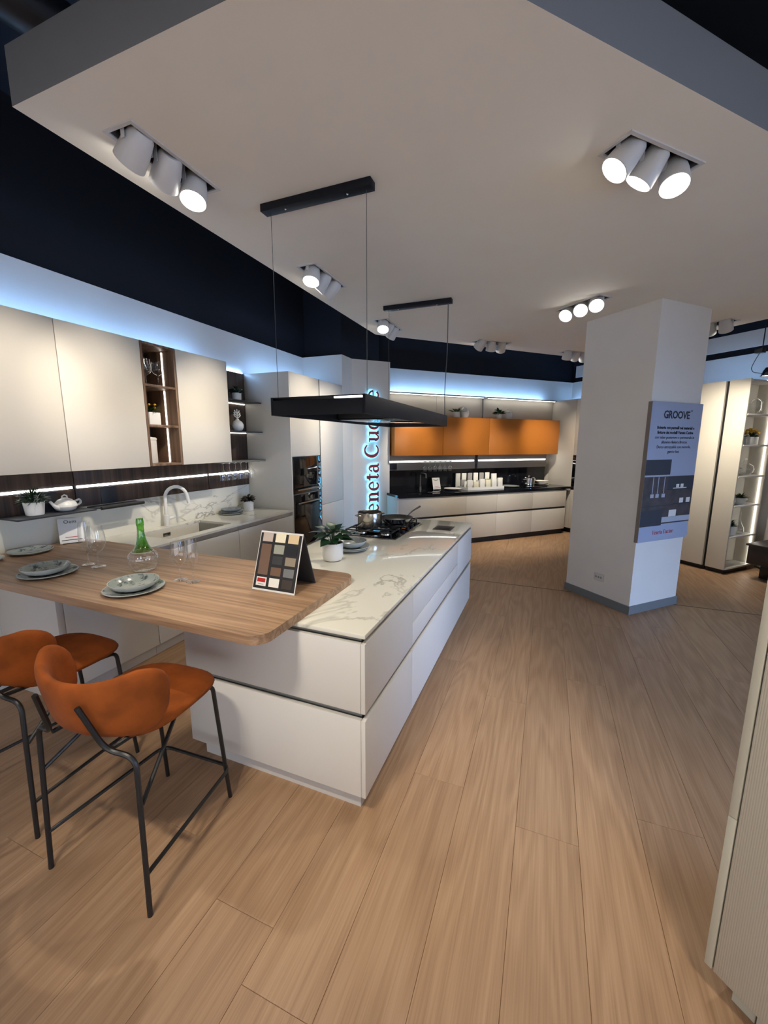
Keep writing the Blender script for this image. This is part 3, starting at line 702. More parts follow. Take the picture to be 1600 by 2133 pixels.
# hanging stemware
t = T('stemware_rack', 'thin grey glass rack on the walnut panel holding hanging wine glasses', 'rack', (-3.3, 3.78, 1.49))
t.part('plate', MB().rbox(WX+0.0225, -3.16, 3.47, 4.085, 1.487, 1.494, 0.002), 'groove_grey')
for k in range(7):
    y = 3.43+0.102*k+0.035
    t.part('rail', MB().box(WX+0.05, -3.165, y, y+0.006, 1.476, 1.4868), 'groove_grey')
for k in range(6):
    wine_glass('wine glass hanging upside down above the left worktop, %s from the left' % ORD[k], (-3.30, 3.525+0.094*k, 1.475), 0.195, 0.041, 0.085, 0.032, 0.036, 'hanging wine glasses', flip=True)
# slate shelf with plant and teapot, tablet rail
t = T('slate_shelf', 'thin dark shelf under the walnut panelling with plant and teapot', 'shelf', (-3.33, 1.85, 1.18))
t.part('plate', MB().rbox(WX+0.0225, -3.215, 1.56, 2.075, 1.178, 1.190, 0.002), 'anthracite')
t.part('bracket', MB().rbox(WX+0.0225, WX+0.030, 1.69, 1.93, 1.1905, 1.335, 0.002), 'anthracite')
potted('feathery green plant in a white pot on the dark shelf at left', (-3.325, 1.722, 1.1905), 0.052, 0.062, 0.095, dict(rad=0.12, hgt=0.14, n=340, l=0.05, w=0.006, up=1.05, seed=21, jit=0.9), 'leaf_dark')
tx, ty, tz = -3.33, 1.925, 1.1905
t = T('teapot', 'white ceramic teapot on the dark shelf', 'teapot', (tx, ty, tz))
t.part('body', MB().lathe([(0.0001, 0), (0.04, 0), (0.062, 0.012), (0.074, 0.036), (0.070, 0.056), (0.052, 0.076), (0.0001, 0.082)], (tx, ty, tz), 32), 'ceramic_white')
ld_ = t.part('lid', MB().lathe([(0.050, 0.0765), (0.046, 0.084), (0.02, 0.096), (0.008, 0.100), (0.0001, 0.1)], (tx, ty, tz), 28), 'ceramic_white')
t.part('knob', MB().tube([(tx, ty-0.018, tz+0.096), (tx, ty-0.016, tz+0.112), (tx, ty, tz+0.120), (tx, ty+0.016, tz+0.112), (tx, ty+0.018, tz+0.096)], 0.0055, 8), 'ceramic_white', parent=ld_)
t.part('spout', MB().tube(fillet([(tx+0.02, ty-0.055, tz+0.03), (tx+0.025, ty-0.085, tz+0.045), (tx+0.03, ty-0.115, tz+0.085)], 0.03, 4), [0.018, 0.017, 0.016, 0.014, 0.012, 0.011, 0.009], 10), 'ceramic_white')
t.part('handle', MB().tube(fillet([(tx, ty+0.06, tz+0.062), (tx, ty+0.105, tz+0.078), (tx, ty+0.112, tz+0.045), (tx, ty+0.068, tz+0.03)], 0.03, 4), 0.008, 8), 'ceramic_white')
t = T('tablet_rail', 'dark grey rail holder with black roll bar beside the tap', 'rail', (-3.33, 2.35, 1.18))
t.part('back_plate', MB().rbox(WX+0.0225, WX+0.030, 2.255, 2.39, 1.19, 1.333, 0.002), 'anthracite')
t.part('shelf_plate', MB().rbox(WX+0.0225, -3.30, 2.135, 2.55, 1.172, 1.184, 0.002), 'anthracite')
t.part('bar', MB().cyl((-3.275, 2.15, 1.178), (-3.275, 2.52, 1.178), 0.014, 14), 'black_matte')
# plates and plant on the worktop
def plate(t, p, r, h, mat, rim='stoneware_rim', name='plate', n=40):
    """a coupe plate: inside face and rim / underside as separate pieces"""
    ins = MB().lathe([(0.0001, 0.006), (r*0.62, 0.006), (r*0.80, 0.006+h*0.3), (r*0.965, h)], p, n)
    out = MB().lathe([(r*0.965, h), (r, h+0.001), (r, h-0.003), (r*0.82, h*0.30), (r*0.6, 0.0), (0.0001, 0.0)], p, n)
    o = t.part(name, out, rim, smooth=50); t.part('glaze', ins, mat, parent=o, smooth=50); return o
def one_plate(name, label, p, r, h, mat, rim='stoneware_rim', cat='plate', group=None):
    t = T(name, label, cat, p, 0.0, group); plate(t, p, r, h, mat, rim, name='body'); return t
pw = (-3.30, 3.605)
one_plate('plate', 'large slate plate under the others in the stack beside the sink', (*pw, 0.900), 0.135, 0.018, 'stoneware_slate', 'stoneware_rim', group='plates by the sink')
one_plate('plate', 'middle slate plate of the stack beside the sink', (*pw, 0.912), 0.132, 0.020, 'stoneware_slate', 'stoneware_slate', group='plates by the sink')
one_plate('bowl', 'small grey-blue bowl on top of the plates beside the sink', (*pw, 0.926), 0.110, 0.032, 'stoneware_slate', 'stoneware_slate', 'bowl')
potted('purple-brown bushy plant in a white pot at the end of the left worktop', (-3.27, 3.865, 0.900), 0.056, 0.058, 0.12, dict(rad=0.12, hgt=0.10, n=170, l=0.045, w=0.022, up=0.8, seed=31, jit=0.8), 'leaf_brown')

# ------------------------------------------------------------------ tall units on the left
ty0, ty1, ty2 = 4.092, 4.765, 5.405
t = T('oven_tower', 'tall cream cabinet with two built-in black ovens', 'cabinet', (-3.12, 4.43, 0))
t.part('body', MB().box(WX+0.003, BX-0.023, ty0, ty1-0.001, 0.10, 2.498), 'lacquer_cream')
t.part('plinth', MB().box(WX+0.003, BX-0.06, ty0, ty1-0.001, 0, 0.098), 'plinth_white')
t.part('side_panel', MB().rbox(WX+0.003, BX, ty0-0.002, ty0+0.018, 0.0, 2.50, 0.001), 'lacquer_cream')
t.part('door', MB().rbox(BX-0.022, BX, ty0+0.02, ty1-0.012, 1.535, 2.50, 0.002), 'lacquer_cream')
t.part('bottom_door', MB().rbox(BX-0.022, BX, ty0+0.02, ty1-0.012, 0.10, 0.40, 0.002), 'lacquer_cream')
for z0, z1, lab in ((1.075, 1.528, 'upper black glass compact oven in the cream tower'), (0.41, 1.068, 'lower black glass oven in the cream tower')):
    o = T('oven', lab, 'oven', (BX, 4.43, z0), group='built-in ovens')
    o.part('door_glass', MB().rbox(BX-0.022, BX+0.003, ty0+0.022, ty1-0.014, z0, z1, 0.002), 'black_gloss')
    zz = z1-0.10 if z0 < 1 else z0+0.055
    h_ = o.part('handle', MB().rbox(BX+0.032, BX+0.044, ty0+0.07, ty1-0.04, zz-0.009, zz+0.009, 0.003), 'steel')
    for yy in (ty0+0.10, ty1-0.075): o.part('mount', MB().cyl((BX+0.003, yy, zz), (BX+0.033, yy, zz), 0.006, 8), 'steel', parent=h_)
    o.part('trim', MB().box(BX+0.0031, BX+0.005, ty0+0.022, ty1-0.014, z0+0.002, z0+0.010), 'steel_dark')
t = T('fridge_tower', 'tall cream integrated fridge cabinet beside the ovens, washed with blue light', 'cabinet', (-3.12, 5.09, 0))
t.part('body', MB().box(WX+0.003, BX-0.023, ty1+0.001, ty2, 0.10, 2.498), 'lacquer_cream')
t.part('plinth', MB().box(WX+0.003, BX-0.06, ty1+0.001, ty2, 0, 0.098), 'plinth_white')
t.part('grip_profile', MB().box(BX-0.022, BX-0.006, ty1-0.011, ty1+0.011, 0.10, 2.50), 'steel_dark')
t.part('upper_door', MB().rbox(BX-0.022, BX, ty1+0.012, ty2, 0.868, 2.50, 0.002), 'lacquer_white')
t.part('lower_door', MB().rbox(BX-0.022, BX, ty1+0.012, ty2, 0.10, 0.864, 0.002), 'lacquer_white')
def led(label, b, rot=0.0, mat='led_blue'):
    mb = MB().rbox(*b, 0.003); c = ((b[0]+b[1])/2, (b[2]+b[3])/2, b[4])
    return solo('light_strip', label, 'light strip', mb, mat, c, rot, 'blue light strips on cabinet tops')
led('blue light strip on top of the cream wall cabinets', (-3.34, -3.325, 0.9, 3.40, 2.5005, 2.512))
led('blue light strip on top of the walnut panel', (-3.442, -3.43, 3.45, 4.07, 2.5005, 2.512))
led('blue light strip on top of the cream towers', (-3.30, -3.285, 4.15, 5.36, 2.5005, 2.512))

# ------------------------------------------------------------------ laid table
TZ = 0.9425
def setting(c, r, lab_p, lab_b, off=(0, 0), rb=0.115, mat='stoneware'):
    one_plate('plate', lab_p, (c[0], c[1], TZ), r, 0.017, mat)
    one_plate('bowl', lab_b, (c[0]+off[0], c[1]+off[1], TZ+0.0085), rb, 0.040, mat, 'stoneware_rim', 'bowl')
setting((-2.655, 1.40), 0.142, 'speckled grey-green plate under a bowl, left place setting on the bar', 'pale speckled bowl on the left place setting of the bar', (-0.012, -0.004), 0.118)
setting((-1.955, 1.405), 0.142, 'speckled grey-green plate under a bowl, nearest the bar stools', 'slate speckled bowl on the place setting nearest the stools', (-0.004, 0.004), 0.118)
one_plate('plate', 'flat speckled plate at the wall end of the bar, beside the paper card', (-3.285, 1.645, TZ), 0.125, 0.022, 'stoneware')
one_plate('plate', 'speckled plate cut by the left picture edge on the bar', (-3.29, 1.385, TZ), 0.105, 0.022, 'stoneware')
wine_glass('tall narrow wine glass, left of the pair beside the green carafe', (-2.626, 1.607, TZ), 0.275, 0.039, 0.085, 0.036, 0.030, 'glasses on the bar')
wine_glass('round-bowled wine glass, right of the pair left of the carafe', (-2.523, 1.600, TZ), 0.255, 0.052, 0.085, 0.040, 0.040, 'glasses on the bar')
wine_glass('wide wine glass right of the carafe, left of its pair', (-1.855, 1.605, TZ), 0.225, 0.044, 0.080, 0.037, 0.037, 'glasses on the bar')
wine_glass('slim wine glass right of the carafe, right of its pair', (-1.765, 1.61, TZ), 0.245, 0.034, 0.080, 0.037, 0.028, 'glasses on the bar')
cc = (-2.200, 1.655, TZ)
t = T('carafe', 'round clear glass carafe with a green glass neck on the bar', 'carafe', cc)
t.part('body', MB().lathe([(0.0001, 0.004), (0.05, 0.003), (0.062, 0.010), (0.075, 0.035), (0.082, 0.065), (0.080, 0.092), (0.070, 0.112), (0.058, 0.121)], cc, 32), 'glass', smooth=60)
bs_ = MB()
for k in range(14):
    a = 2*PI*k/14; bs_.tube([(cc[0]+r_*math.cos(a), cc[1]+r_*math.sin(a), cc[2]+z_) for r_, z_ in ((0.062, 0.010), (0.0755, 0.035), (0.0825, 0.065), (0.0805, 0.092), (0.0705, 0.112))], 0.0012, 5, caps=False)
t.part('ribs', bs_, 'glass', kind='stuff')
t.part('neck', MB().lathe([(0.058, 0.1212), (0.046, 0.134), (0.034, 0.160), (0.024, 0.195), (0.0185, 0.235), (0.018, 0.270), (0.021, 0.278), (0.021, 0.30), (0.0185, 0.316), (0.0165, 0.316)], cc, 28), 'glass_green', smooth=60)
t.part('rim_line', MB().lathe([(0.0582, 0.1195), (0.0592, 0.1205), (0.0582, 0.1216)], cc, 32), 'ceramic_white')

# sample stand
sw = T('sample_stand', 'black A-frame colour sample stand with twelve swatches on the bar', 'sample stand', (-1.265, 1.745, TZ))
ang = math.atan2(0.100, 0.292); LEN = 0.310; x0, x1 = -1.395, -1.135
def slab(yb, sgn, th, u0, u1, w0, w1, lift):
    """a piece lying on the sloping front (sgn=1) or back (-1) of the stand; u along x, w up the slope"""
    ny, nz = -sgn*math.cos(ang), math.sin(ang); sy, sz = sgn*math.sin(ang), math.cos(ang)
    vs = []
    for h in (lift, lift+th):
        for u, w_ in ((u0, w0), (u1, w0), (u1, w1), (u0, w1)): vs.append((u, yb+sy*w_+ny*h, TZ+sz*w_+nz*h))
    fs = [(3, 2, 1, 0), (4, 5, 6, 7), (0, 1, 5, 4), (1, 2, 6, 5), (2, 3, 7, 6), (3, 0, 4, 7)]
    return MB().add(vs, fs if sgn > 0 else [f[::-1] for f in fs])
yb = 1.645
sw.part('front_board', slab(yb, 1, 0.004, x0, x1, 0, LEN, 0), 'paper')
sw.part('back_board', slab(1.845, -1, 0.004, x0, x1, 0, LEN, 0), 'anthracite')
fc = sw.part('front_face', slab(yb, 1, 0.001, x0+0.004, x1-0.004, 0.010, LEN-0.010, 0.004), 'ink')
W_, H_ = x1-x0, LEN
rows = [(0.255, 0.047), (0.195, 0.047), (0.140, 0.043), (0.082, 0.043), (0.024, 0.045)]
cols = [0.020, 0.099, 0.178]
tiles = [(0, 0, (190, 175, 165)), (0, 1, (232, 224, 196)), (0, 2, (216, 192, 152)), (1, 1, (152, 154, 142)), (1, 2, (26, 29, 32)), (2, 1, (54, 55, 57)), (2, 2, (142, 130, 112)),
         (3, 1, (108, 82, 64)), (3, 2, (112, 115, 116)), (4, 1, (228, 226, 218)), (4, 2, (60, 52, 45)), (4, 0, (226, 224, 220))]
for r_, c_, rgb in tiles:
    plain('sample_%d_%d' % (r_, c_), hexc(*rgb), 0.45)
    w0, hh = rows[r_]; sw.part('swatch', slab(yb, 1, 0.0016, x0+cols[c_], x0+cols[c_]+0.062, w0, w0+hh, 0.005), 'sample_%d_%d' % (r_, c_), parent=fc)
plain('sample_tall', hexc(110, 86, 71), 0.45)
sw.part('swatch', slab(yb, 1, 0.0016, x0+cols[0], x0+cols[0]+0.062, 0.082, 0.242, 0.005), 'sample_tall', parent=fc)
sw.part('red_logo', slab(yb, 1, 0.0003, x0+cols[0]+0.006, x0+cols[0]+0.056, 0.043, 0.063, 0.0067), 'red_print', parent=fc)
sw.part('logo_line', slab(yb, 1, 0.0003, x0+cols[0]+0.014, x0+cols[0]+0.048, 0.031, 0.034, 0.0067), 'groove_grey', parent=fc)

def info_card(label, base, width, height, lean, rotz, title, rot=0.0):
    """a paper card on a little stand; local x along its foot, face towards local -y"""
    t = T('info_card', label, 'card', base, rot); t.o.rotation_euler = (0, 0, rot+rotz); t.base = (0, 0, 0)
    R = Matrix.Rotation(-lean, 4, 'X')
    f = t.part('card', MB().box(-width/2, width/2, -0.001, 0.001, 0.004, height).xf(R), 'paper')
    t.part('stand', MB().rbox(-width*0.4, width*0.4, -0.006, 0.05, 0, 0.006, 0.002), 'glass_smoked')
    if title: t.part('title', text_mb(title, width*0.26).shift(0, -0.0015, height*0.80).xf(R), 'ink', parent=f)
    else: t.part('curved_mark', MB().tube([(width*0.34*math.cos(a), -0.0012, height*0.92+height*0.14*math.sin(a)) for a in [PI+PI*k/12 for k in range(13)]], [0.001+0.006*math.sin(PI*k/12) for k in range(13)], 6).xf(R), 'groove_grey', parent=f)
    t.part('red_line', MB().box(-width*0.26, width*0.26, -0.0016, -0.0011, height*0.24, height*0.265).xf(R), 'red_print', parent=f)
    t.part('text_line', MB().box(-width*0.42, width*0.42, -0.0016, -0.0011, height*0.13, height*0.155).xf(R), 'ink', parent=f)
    return t
info_card('white printed card leaning at the wall end of the bar', (-3.30, 1.925, TZ), 0.15, 0.20, 0.45, math.radians(62), 'Oem')

# ------------------------------------------------------------------ things on the island
IZ = 0.9003
pc = (-1.335, 2.405, IZ)
t = T('potted_plant', 'broad-leaved green plant in a white cylinder pot on the island', 'plant', pc)
t.part('pot', MB().lathe([(0.0001, 0.004), (0.058, 0.004), (0.062, 0.006), (0.071, 0.030), (0.0715, 0.125), (0.068, 0.125), (0.067, 0.112)], pc, 36), 'ceramic_white')
t.part('saucer', MB().lathe([(0.0001, 0.0), (0.056, 0.0), (0.058, 0.004)], pc, 28), 'plinth_black')
t.part('soil', MB().lathe([(0.0001, 0.118), (0.067, 0.113)], pc, 24), 'soil')
lm = leaf_mb(0.100, 0.085, 0.35, 0.18, 7); lsrc = None; rn = random.Random(5)
spec = []
for ring_, (n_, el0, r0_, z0_) in enumerate(((7, 0.05, 0.060, 0.055), (8, 0.25, 0.062, 0.085), (6, 0.5, 0.040, 0.105), (4, 0.8, 0.015, 0.115))):
    for q_ in range(n_): spec.append((360*q_/n_+47*ring_+rn.uniform(-14, 14), el0+rn.uniform(-0.2, 0.2), r0_*rn.uniform(0.8, 1.2), z0_*rn.uniform(0.85, 1.15)))
spec += [(25, 0.25, 0.13, 0.10), (15, -0.1, 0.12, 0.06), (190, 0.25, 0.11, 0.10)]
for k, (az, el, r_, z_) in enumerate(spec):
    a = math.radians(az); q = (pc[0]+r_*math.cos(a)*0.75, pc[1]+r_*math.sin(a)*0.75, pc[2]+0.115+z_*0.75)
    t.part('stem', MB().tube([(pc[0]+0.2*r_*math.cos(a), pc[1]+0.2*r_*math.sin(a), pc[2]+0.11), ((pc[0]+q[0])/2, (pc[1]+q[1])/2, q[2]+0.004), q], 0.002, 5), 'stem')
    loc = (q[0]-pc[0], q[1]-pc[1], q[2]-pc[2]); ro = Matrix.Rotation(a-PI/2, 4, 'Z') @ Matrix.Rotation(el, 4, 'X') @ Matrix.Rotation(rn.uniform(-0.4, 0.4), 4, 'Y')
    if lsrc is None:
        me = mesh_of('leaf', lm, smooth=60); lsrc = bpy.data.objects.new('leaf', me); COL.objects.link(lsrc); me.materials.append(MATS['leaf_dark']); lo = lsrc
    else: lo = lsrc.copy(); COL.objects.link(lo)
    lo.parent = t.o; lo.location = loc; lo.rotation_euler = ro.to_euler(); s_ = rn.uniform(0.65, 0.95); lo.scale = (s_, s_, s_)
ps = (-1.335, 2.70)
one_plate('plate', 'bottom grey plate of the stack behind the potted plant', (*ps, IZ), 0.125, 0.020, 'stoneware_slate', group='plates on the island')
one_plate('plate', 'widest grey plate with dark rim in the stack behind the potted plant', (*ps, IZ+0.0115), 0.140, 0.024, 'stoneware_slate', group='plates on the island')
one_plate('bowl', 'grey bowl on top of the plate stack behind the potted plant', (*ps, IZ+0.026), 0.115, 0.048, 'stoneware_slate', 'stoneware_rim', 'bowl')

hx0, hx1, hy0, hy1 = -1.625, -1.13, 3.10, 3.875
t = T('gas_hob', 'black glass gas hob with steel rim and cast iron grates', 'hob', ((hx0+hx1)/2, (hy0+hy1)/2, IZ))
t.part('rim', MB().rbox(hx0, hx1, hy0, hy1, IZ, IZ+0.006, 0.002), 'steel')
t.part('glass_top', MB().rbox(hx0+0.008, hx1-0.008, hy0+0.008, hy1-0.008, IZ+0.0062, IZ+0.012, 0.002), 'black_gloss')
hz = IZ+0.012
burn = [(-1.50, 3.235, 0.045), (-1.27, 3.235, 0.038), (-1.385, 3.49, 0.055), (-1.50, 3.74, 0.038), (-1.27, 3.74, 0.045)]
for x, y, r_ in burn:
    b_ = t.part('burner', MB().lathe([(r_+0.008, 0.0), (r_+0.006, 0.010), (r_, 0.014), (r_*0.9, 0.020), (0.0001, 0.020)], (x, y, hz), 20), 'steel')
    t.part('burner_cap', MB().lathe([(r_*0.86, 0.0203), (r_*0.82, 0.027), (0.0001, 0.028)], (x, y, hz), 20), 'black_matte', parent=b_)
for y0, y1 in ((3.125, 3.345), (3.375, 3.605), (3.635, 3.855)):
    g = MB(); z0 = hz+0.034
    for (a0, a1, b0, b1) in ((-1.605, -1.175, y0, y0+0.010), (-1.605, -1.175, y1-0.010, y1), (-1.605, -1.595, y0, y1), (-1.185, -1.175, y0, y1), (-1.605, -1.175, (y0+y1)/2-0.005, (y0+y1)/2+0.005), (-1.50, -1.49, y0, y1), (-1.29, -1.28, y0, y1), (-1.395, -1.385, y0, y1)):
        g.box(a0, a1, b0, b1, z0, z0+0.011)
    for x in (-1.605, -1.185):
        for y in (y0, y1-0.010): g.box(x, x+0.010, y, y+0.010, hz, z0)
    t.part('grate', g, 'black_matte', smooth=0)
for k in range(5):
    y = 3.24+0.125*k; t.part('knob', MB().lathe([(0.019, 0), (0.018, 0.018), (0.015, 0.022), (0.0001, 0.022)], (-1.152, y, hz), 16), 'black_hood')
GZ = hz+0.0455
pq = at(768, 1100, GZ); pq = (pq[0]-0.03, pq[1]+0.10, GZ)
t = T('saucepan', 'brushed steel saucepan on the near left burner', 'pot', pq)
t.part('body', MB().lathe([(0.0001, 0.0), (0.106, 0.0), (0.110, 0.006), (0.110, 0.125), (0.114, 0.128), (0.112, 0.130), (0.106, 0.126), (0.106, 0.010), (0.0001, 0.008)], pq, 40), 'steel')
for sgn in (-1, 1):
    ax = Vector((0.55*sgn, 0.83*sgn, 0)); nx = Vector((-0.83, 0.55, 0)); c_ = Vector(pq)+ax*0.109+Vector((0, 0, 0.105))
    t.part('handle', MB().tube(fillet([(c_-nx*0.035)[:], (c_-nx*0.03+ax*0.035)[:], (c_+nx*0.03+ax*0.035)[:], (c_+nx*0.035)[:]], 0.02, 3), 0.005, 8), 'steel')
pn = at(826, 1077, GZ+0.055); pn = (pn[0], pn[1], GZ)
t = T('frying_pan', 'black-lined steel frying pan with a long handle on the far burner', 'pan', pn)
t.part('body', MB().lathe([(0.0001, 0.0), (0.105, 0.0), (0.135, 0.020), (0.152, 0.054), (0.155, 0.056)], pn, 40), 'chrome')
t.part('lining', MB().lathe([(0.0001, 0.004), (0.103, 0.004), (0.132, 0.022), (0.150, 0.055), (0.155, 0.0562)], pn, 40), 'black_matte')
hd = Vector((0.35, 0.94, 0))
t.part('handle', MB().tube([(Vector(pn)+hd*0.148+Vector((0, 0, 0.045)))[:], (Vector(pn)+hd*0.24+Vector((0, 0, 0.085)))[:], (Vector(pn)+hd*0.36+Vector((0, 0, 0.115)))[:]], [0.008, 0.009, 0.010], 8), 'steel_dark')
t = T('worktop_socket', 'flush black pop-up socket plate at the far end of the island', 'socket', (-0.875, 3.745, IZ))
t.part('frame', MB().rbox(-0.962, -0.790, 3.650, 3.842, IZ, IZ+0.003, 0.001), 'black_matte')
t.part('lid', MB().rbox(-0.942, -0.810, 3.672, 3.822, IZ+0.0031, IZ+0.005, 0.001), 'black_hood')

# ------------------------------------------------------------------ hood
hx0, hx1, hy0, hy1, z0, z1 = -1.495, -0.900, 2.00, 3.87, 1.852, 1.952
t = T('extractor_hood', 'long flat black island hood hung on wires above the hob', 'hood', (-1.2, 2.93, 1.852))
for nm, b in (('side_panel', (hx0, hx0+0.016, hy0, hy1)), ('side_panel', (hx1-0.016, hx1, hy0, hy1)), ('end_panel', (hx0+0.0165, hx1-0.0165, hy1-0.016, hy1))):
    t.part(nm, MB().rbox(*b, z0, z1, 0.001), 'black_hood')
t.part('end_panel', MB().rbox(hx0+0.0165, hx1-0.0165, hy0, hy0+0.012, z0, z1-0.018, 0.001), 'black_hood')
t.part('top_panel', MB().box(hx0+0.0165, hx1-0.0165, hy0+0.001, hy1-0.0165, z1-0.006, z1-0.001), 'black_hood')
t.part('filter_plate', MB().rbox(hx0+0.03, hx1-0.03, hy0+0.75, hy1-0.03, z0+0.012, z0+0.020, 0.002), 'black_gloss')
t.part('motor_housing', MB().rbox(hx0+0.03, hx1-0.03, hy0+0.76, hy1-0.04, z0+0.0205, z1-0.0065, 0.003), 'black_matte')
t.part('lamp', MB().rbox(-1.09, -0.925, hy0+0.006, hy0+0.030, z1-0.016, z1-0.0065, 0.002), 'hood_lamp')
for y, lab in ((2.058, 'near black canopy bar on the ceiling holding the hood wires'), (3.850, 'far black canopy bar on the ceiling holding the hood wires')):
    t2 = T('hood_canopy', lab, 'canopy', (-1.205, y, 2.93), group='hood canopy bars')
    t2.part('bar', MB().rbox(-1.532, -0.882, y-0.03, y+0.03, 2.931, HC-0.0005, 0.002), 'black_hood')
    for x in (-1.39, -1.02): t2.part('screw', MB().lathe([(0.006, 0.0), (0.004, -0.003), (0.0001, -0.003)], (x, y, 2.931), 10), 'chrome')
    for x in (-1.484, -0.916):
        pts = [(x, y, 2.930), (x, y, 1.953)] if not (y > 3 and x > -1) else fillet([(x, y, 2.930), (x+0.004, y, 2.5), (x-0.012, y, 2.2), (x, y-0.02, 1.953)], 0.3, 6)
        t2.part('wire', MB().tube(pts, 0.0016 if len(pts) < 3 else 0.0038, 6), 'wire')

# ------------------------------------------------------------------ bar stools (front = +y)
def superdisc(fx, fy, ztop, zbot, nr=8, na=36):
    """cushion: two surfaces over a disc, meeting at the rim"""
    mb = MB(); vs = []; idx = {}
    for side, zf in ((0, ztop), (1, zbot)):
        for i in range(nr+1):
            for k in range(na):
                if i == nr and side == 1: idx[(side, i, k)] = idx[(0, i, k)]; continue
                if i == 0 and k > 0: idx[(side, i, k)] = idx[(side, 0, 0)]; continue
                a = 2*PI*k/na; rho = math.sin(0.5*PI*i/nr)
                ca, sa = math.cos(a), math.sin(a); e = 2/3.2
                cx, cy = math.copysign(abs(ca)**e, ca)*rho, math.copysign(abs(sa)**e, sa)*rho
                idx[(side, i, k)] = len(vs); vs.append((fx(cx, cy), fy(cx, cy), zf(cx, cy, rho)))
    fs = []
    for side in (0, 1):
        for i in range(nr):
            for k in range(na):
                k2 = (k+1) % na; q = [idx[(side, i, k)], idx[(side, i+1, k)], idx[(side, i+1, k2)], idx[(side, i, k2)]]
                q = [v for j, v in enumerate(q) if v not in q[:j]]
                fs.append(tuple(q if side == 0 else q[::-1]))
    return mb.add(vs, fs)
def backrest_mb():
    nt_, ns = 44, 12; vs = []; idx = {}
    def mid(t_, s_):
        q = min(1.0, abs(t_)/0.65)
        hh = (0.108+0.030*q*q)*max(0.0, 1-abs(t_)**6.0)**0.5
        zc = 0.785+0.012*q*q-0.012*abs(t_)**6; z = zc+hh*s_
        flare = (z-0.68)/0.24
        ph = t_*math.radians(96); a = 0.232+0.036*flare; b = 0.160+0.042*flare
        return Vector((a*math.sin(ph), -0.252-0.045*flare+b*(1-math.cos(ph)), z))
    for side in (1, -1):
        for i in range(nt_+1):
            t_ = -1+2*i/nt_
            for j in range(ns+1):
                s_ = -math.cos(PI*j/ns)
                edge = (j in (0, ns)) or (i in (0, nt_))
                if side == -1 and edge: idx[(side, i, j)] = idx[(1, i, j)]; continue
                p = mid(t_, s_); e = 1e-3
                du = mid(min(1, t_+e), s_)-mid(max(-1, t_-e), s_); dv = mid(t_, min(1, s_+e))-mid(t_, max(-1, s_-e))
                n_ = du.cross(dv)
                n_ = n_.normalized() if n_.length > 1e-9 else Vector((0, -1, 0))
                off = 0.023*math.sqrt(max(0, 1-s_**4))*math.sqrt(max(0, 1-abs(t_)**10))
                idx[(side, i, j)] = len(vs); vs.append((p+n_*off*side)[:])
    fs = []
    for side in (1, -1):
        for i in range(nt_):
            for j in range(ns):
                q = [idx[(side, i, j)], idx[(side, i+1, j)], idx[(side, i+1, j+1)], idx[(side, i, j+1)]]
                q = [v for m_, v in enumerate(q) if v not in q[:m_]]
                if len(q) > 2: fs.append(tuple(q if side == 1 else q[::-1]))
    return MB().add(vs, fs)
def stool(label, c, turn):
    t = T('bar_stool', label, 'stool', (c[0], c[1], 0), group='rust velvet bar stools'); t.o.rotation_euler = (0, 0, turn); t.base = (0, 0, 0)
    fx_ = lambda cx, cy: cx*(0.232-0.006*cy); fy_ = lambda cx, cy: 0.035+0.235*cy
    top = lambda cx, cy, r_: 0.648+0.026*(1-r_**6)**0.5 - 0.010*(1-r_)*1.0 - 0.012*max(0, cy)**3
    bot = lambda cx, cy, r_: 0.648-0.034*(1-r_**5)**0.5 - 0.012*max(0, cy)**3
    t.part('seat', superdisc(fx_, fy_, top, bot), 'velvet', smooth=80)
    t.part('backrest', backrest_mb(), 'velvet', smooth=80)
    R = 0.0095
    for s_ in (-1, 1):
        rear = fillet([(s_*0.262, -0.257, 0.0), (s_*0.248, -0.235, 0.632), (s_*0.138, -0.256, 0.642), (s_*0.104, -0.309, 0.832)], 0.055, 6)
        o = t.part('rear_leg', MB().tube(rear, R, 10), 'stool_black')
        t.part('front_leg', MB().tube(fillet([(s_*0.195, 0.257, 0.0), (s_*0.175, 0.215, 0.612), (s_*0.150, 0.10, 0.613)], 0.03, 4), R, 10), 'stool_black')
        t.part('brace', MB().tube([(s_*0.2525, -0.235, 0.44), (s_*0.165, 0.02, 0.606)], R*0.85, 8), 'stool_black')
        t.part('seat_rail', MB().tube([(s_*0.143, -0.250, 0.640), (s_*0.150, 0.12, 0.612)], R*0.9, 8), 'stool_black')
    loop = fillet([(-0.256, -0.250, 0.165), (-0.205, 0.262, 0.165), (0.205, 0.262, 0.165), (0.256, -0.250, 0.165)], 0.05, 5)
    t.part('footrest', MB().tube(loop, R*0.85, 8), 'stool_black')
stool('rust velvet bar stool with black tube legs, the whole one in front', (-1.512, 1.064), 0.05)
stool('rust velvet bar stool cut by the left edge, behind the whole one', (-2.215, 1.115), -0.02)

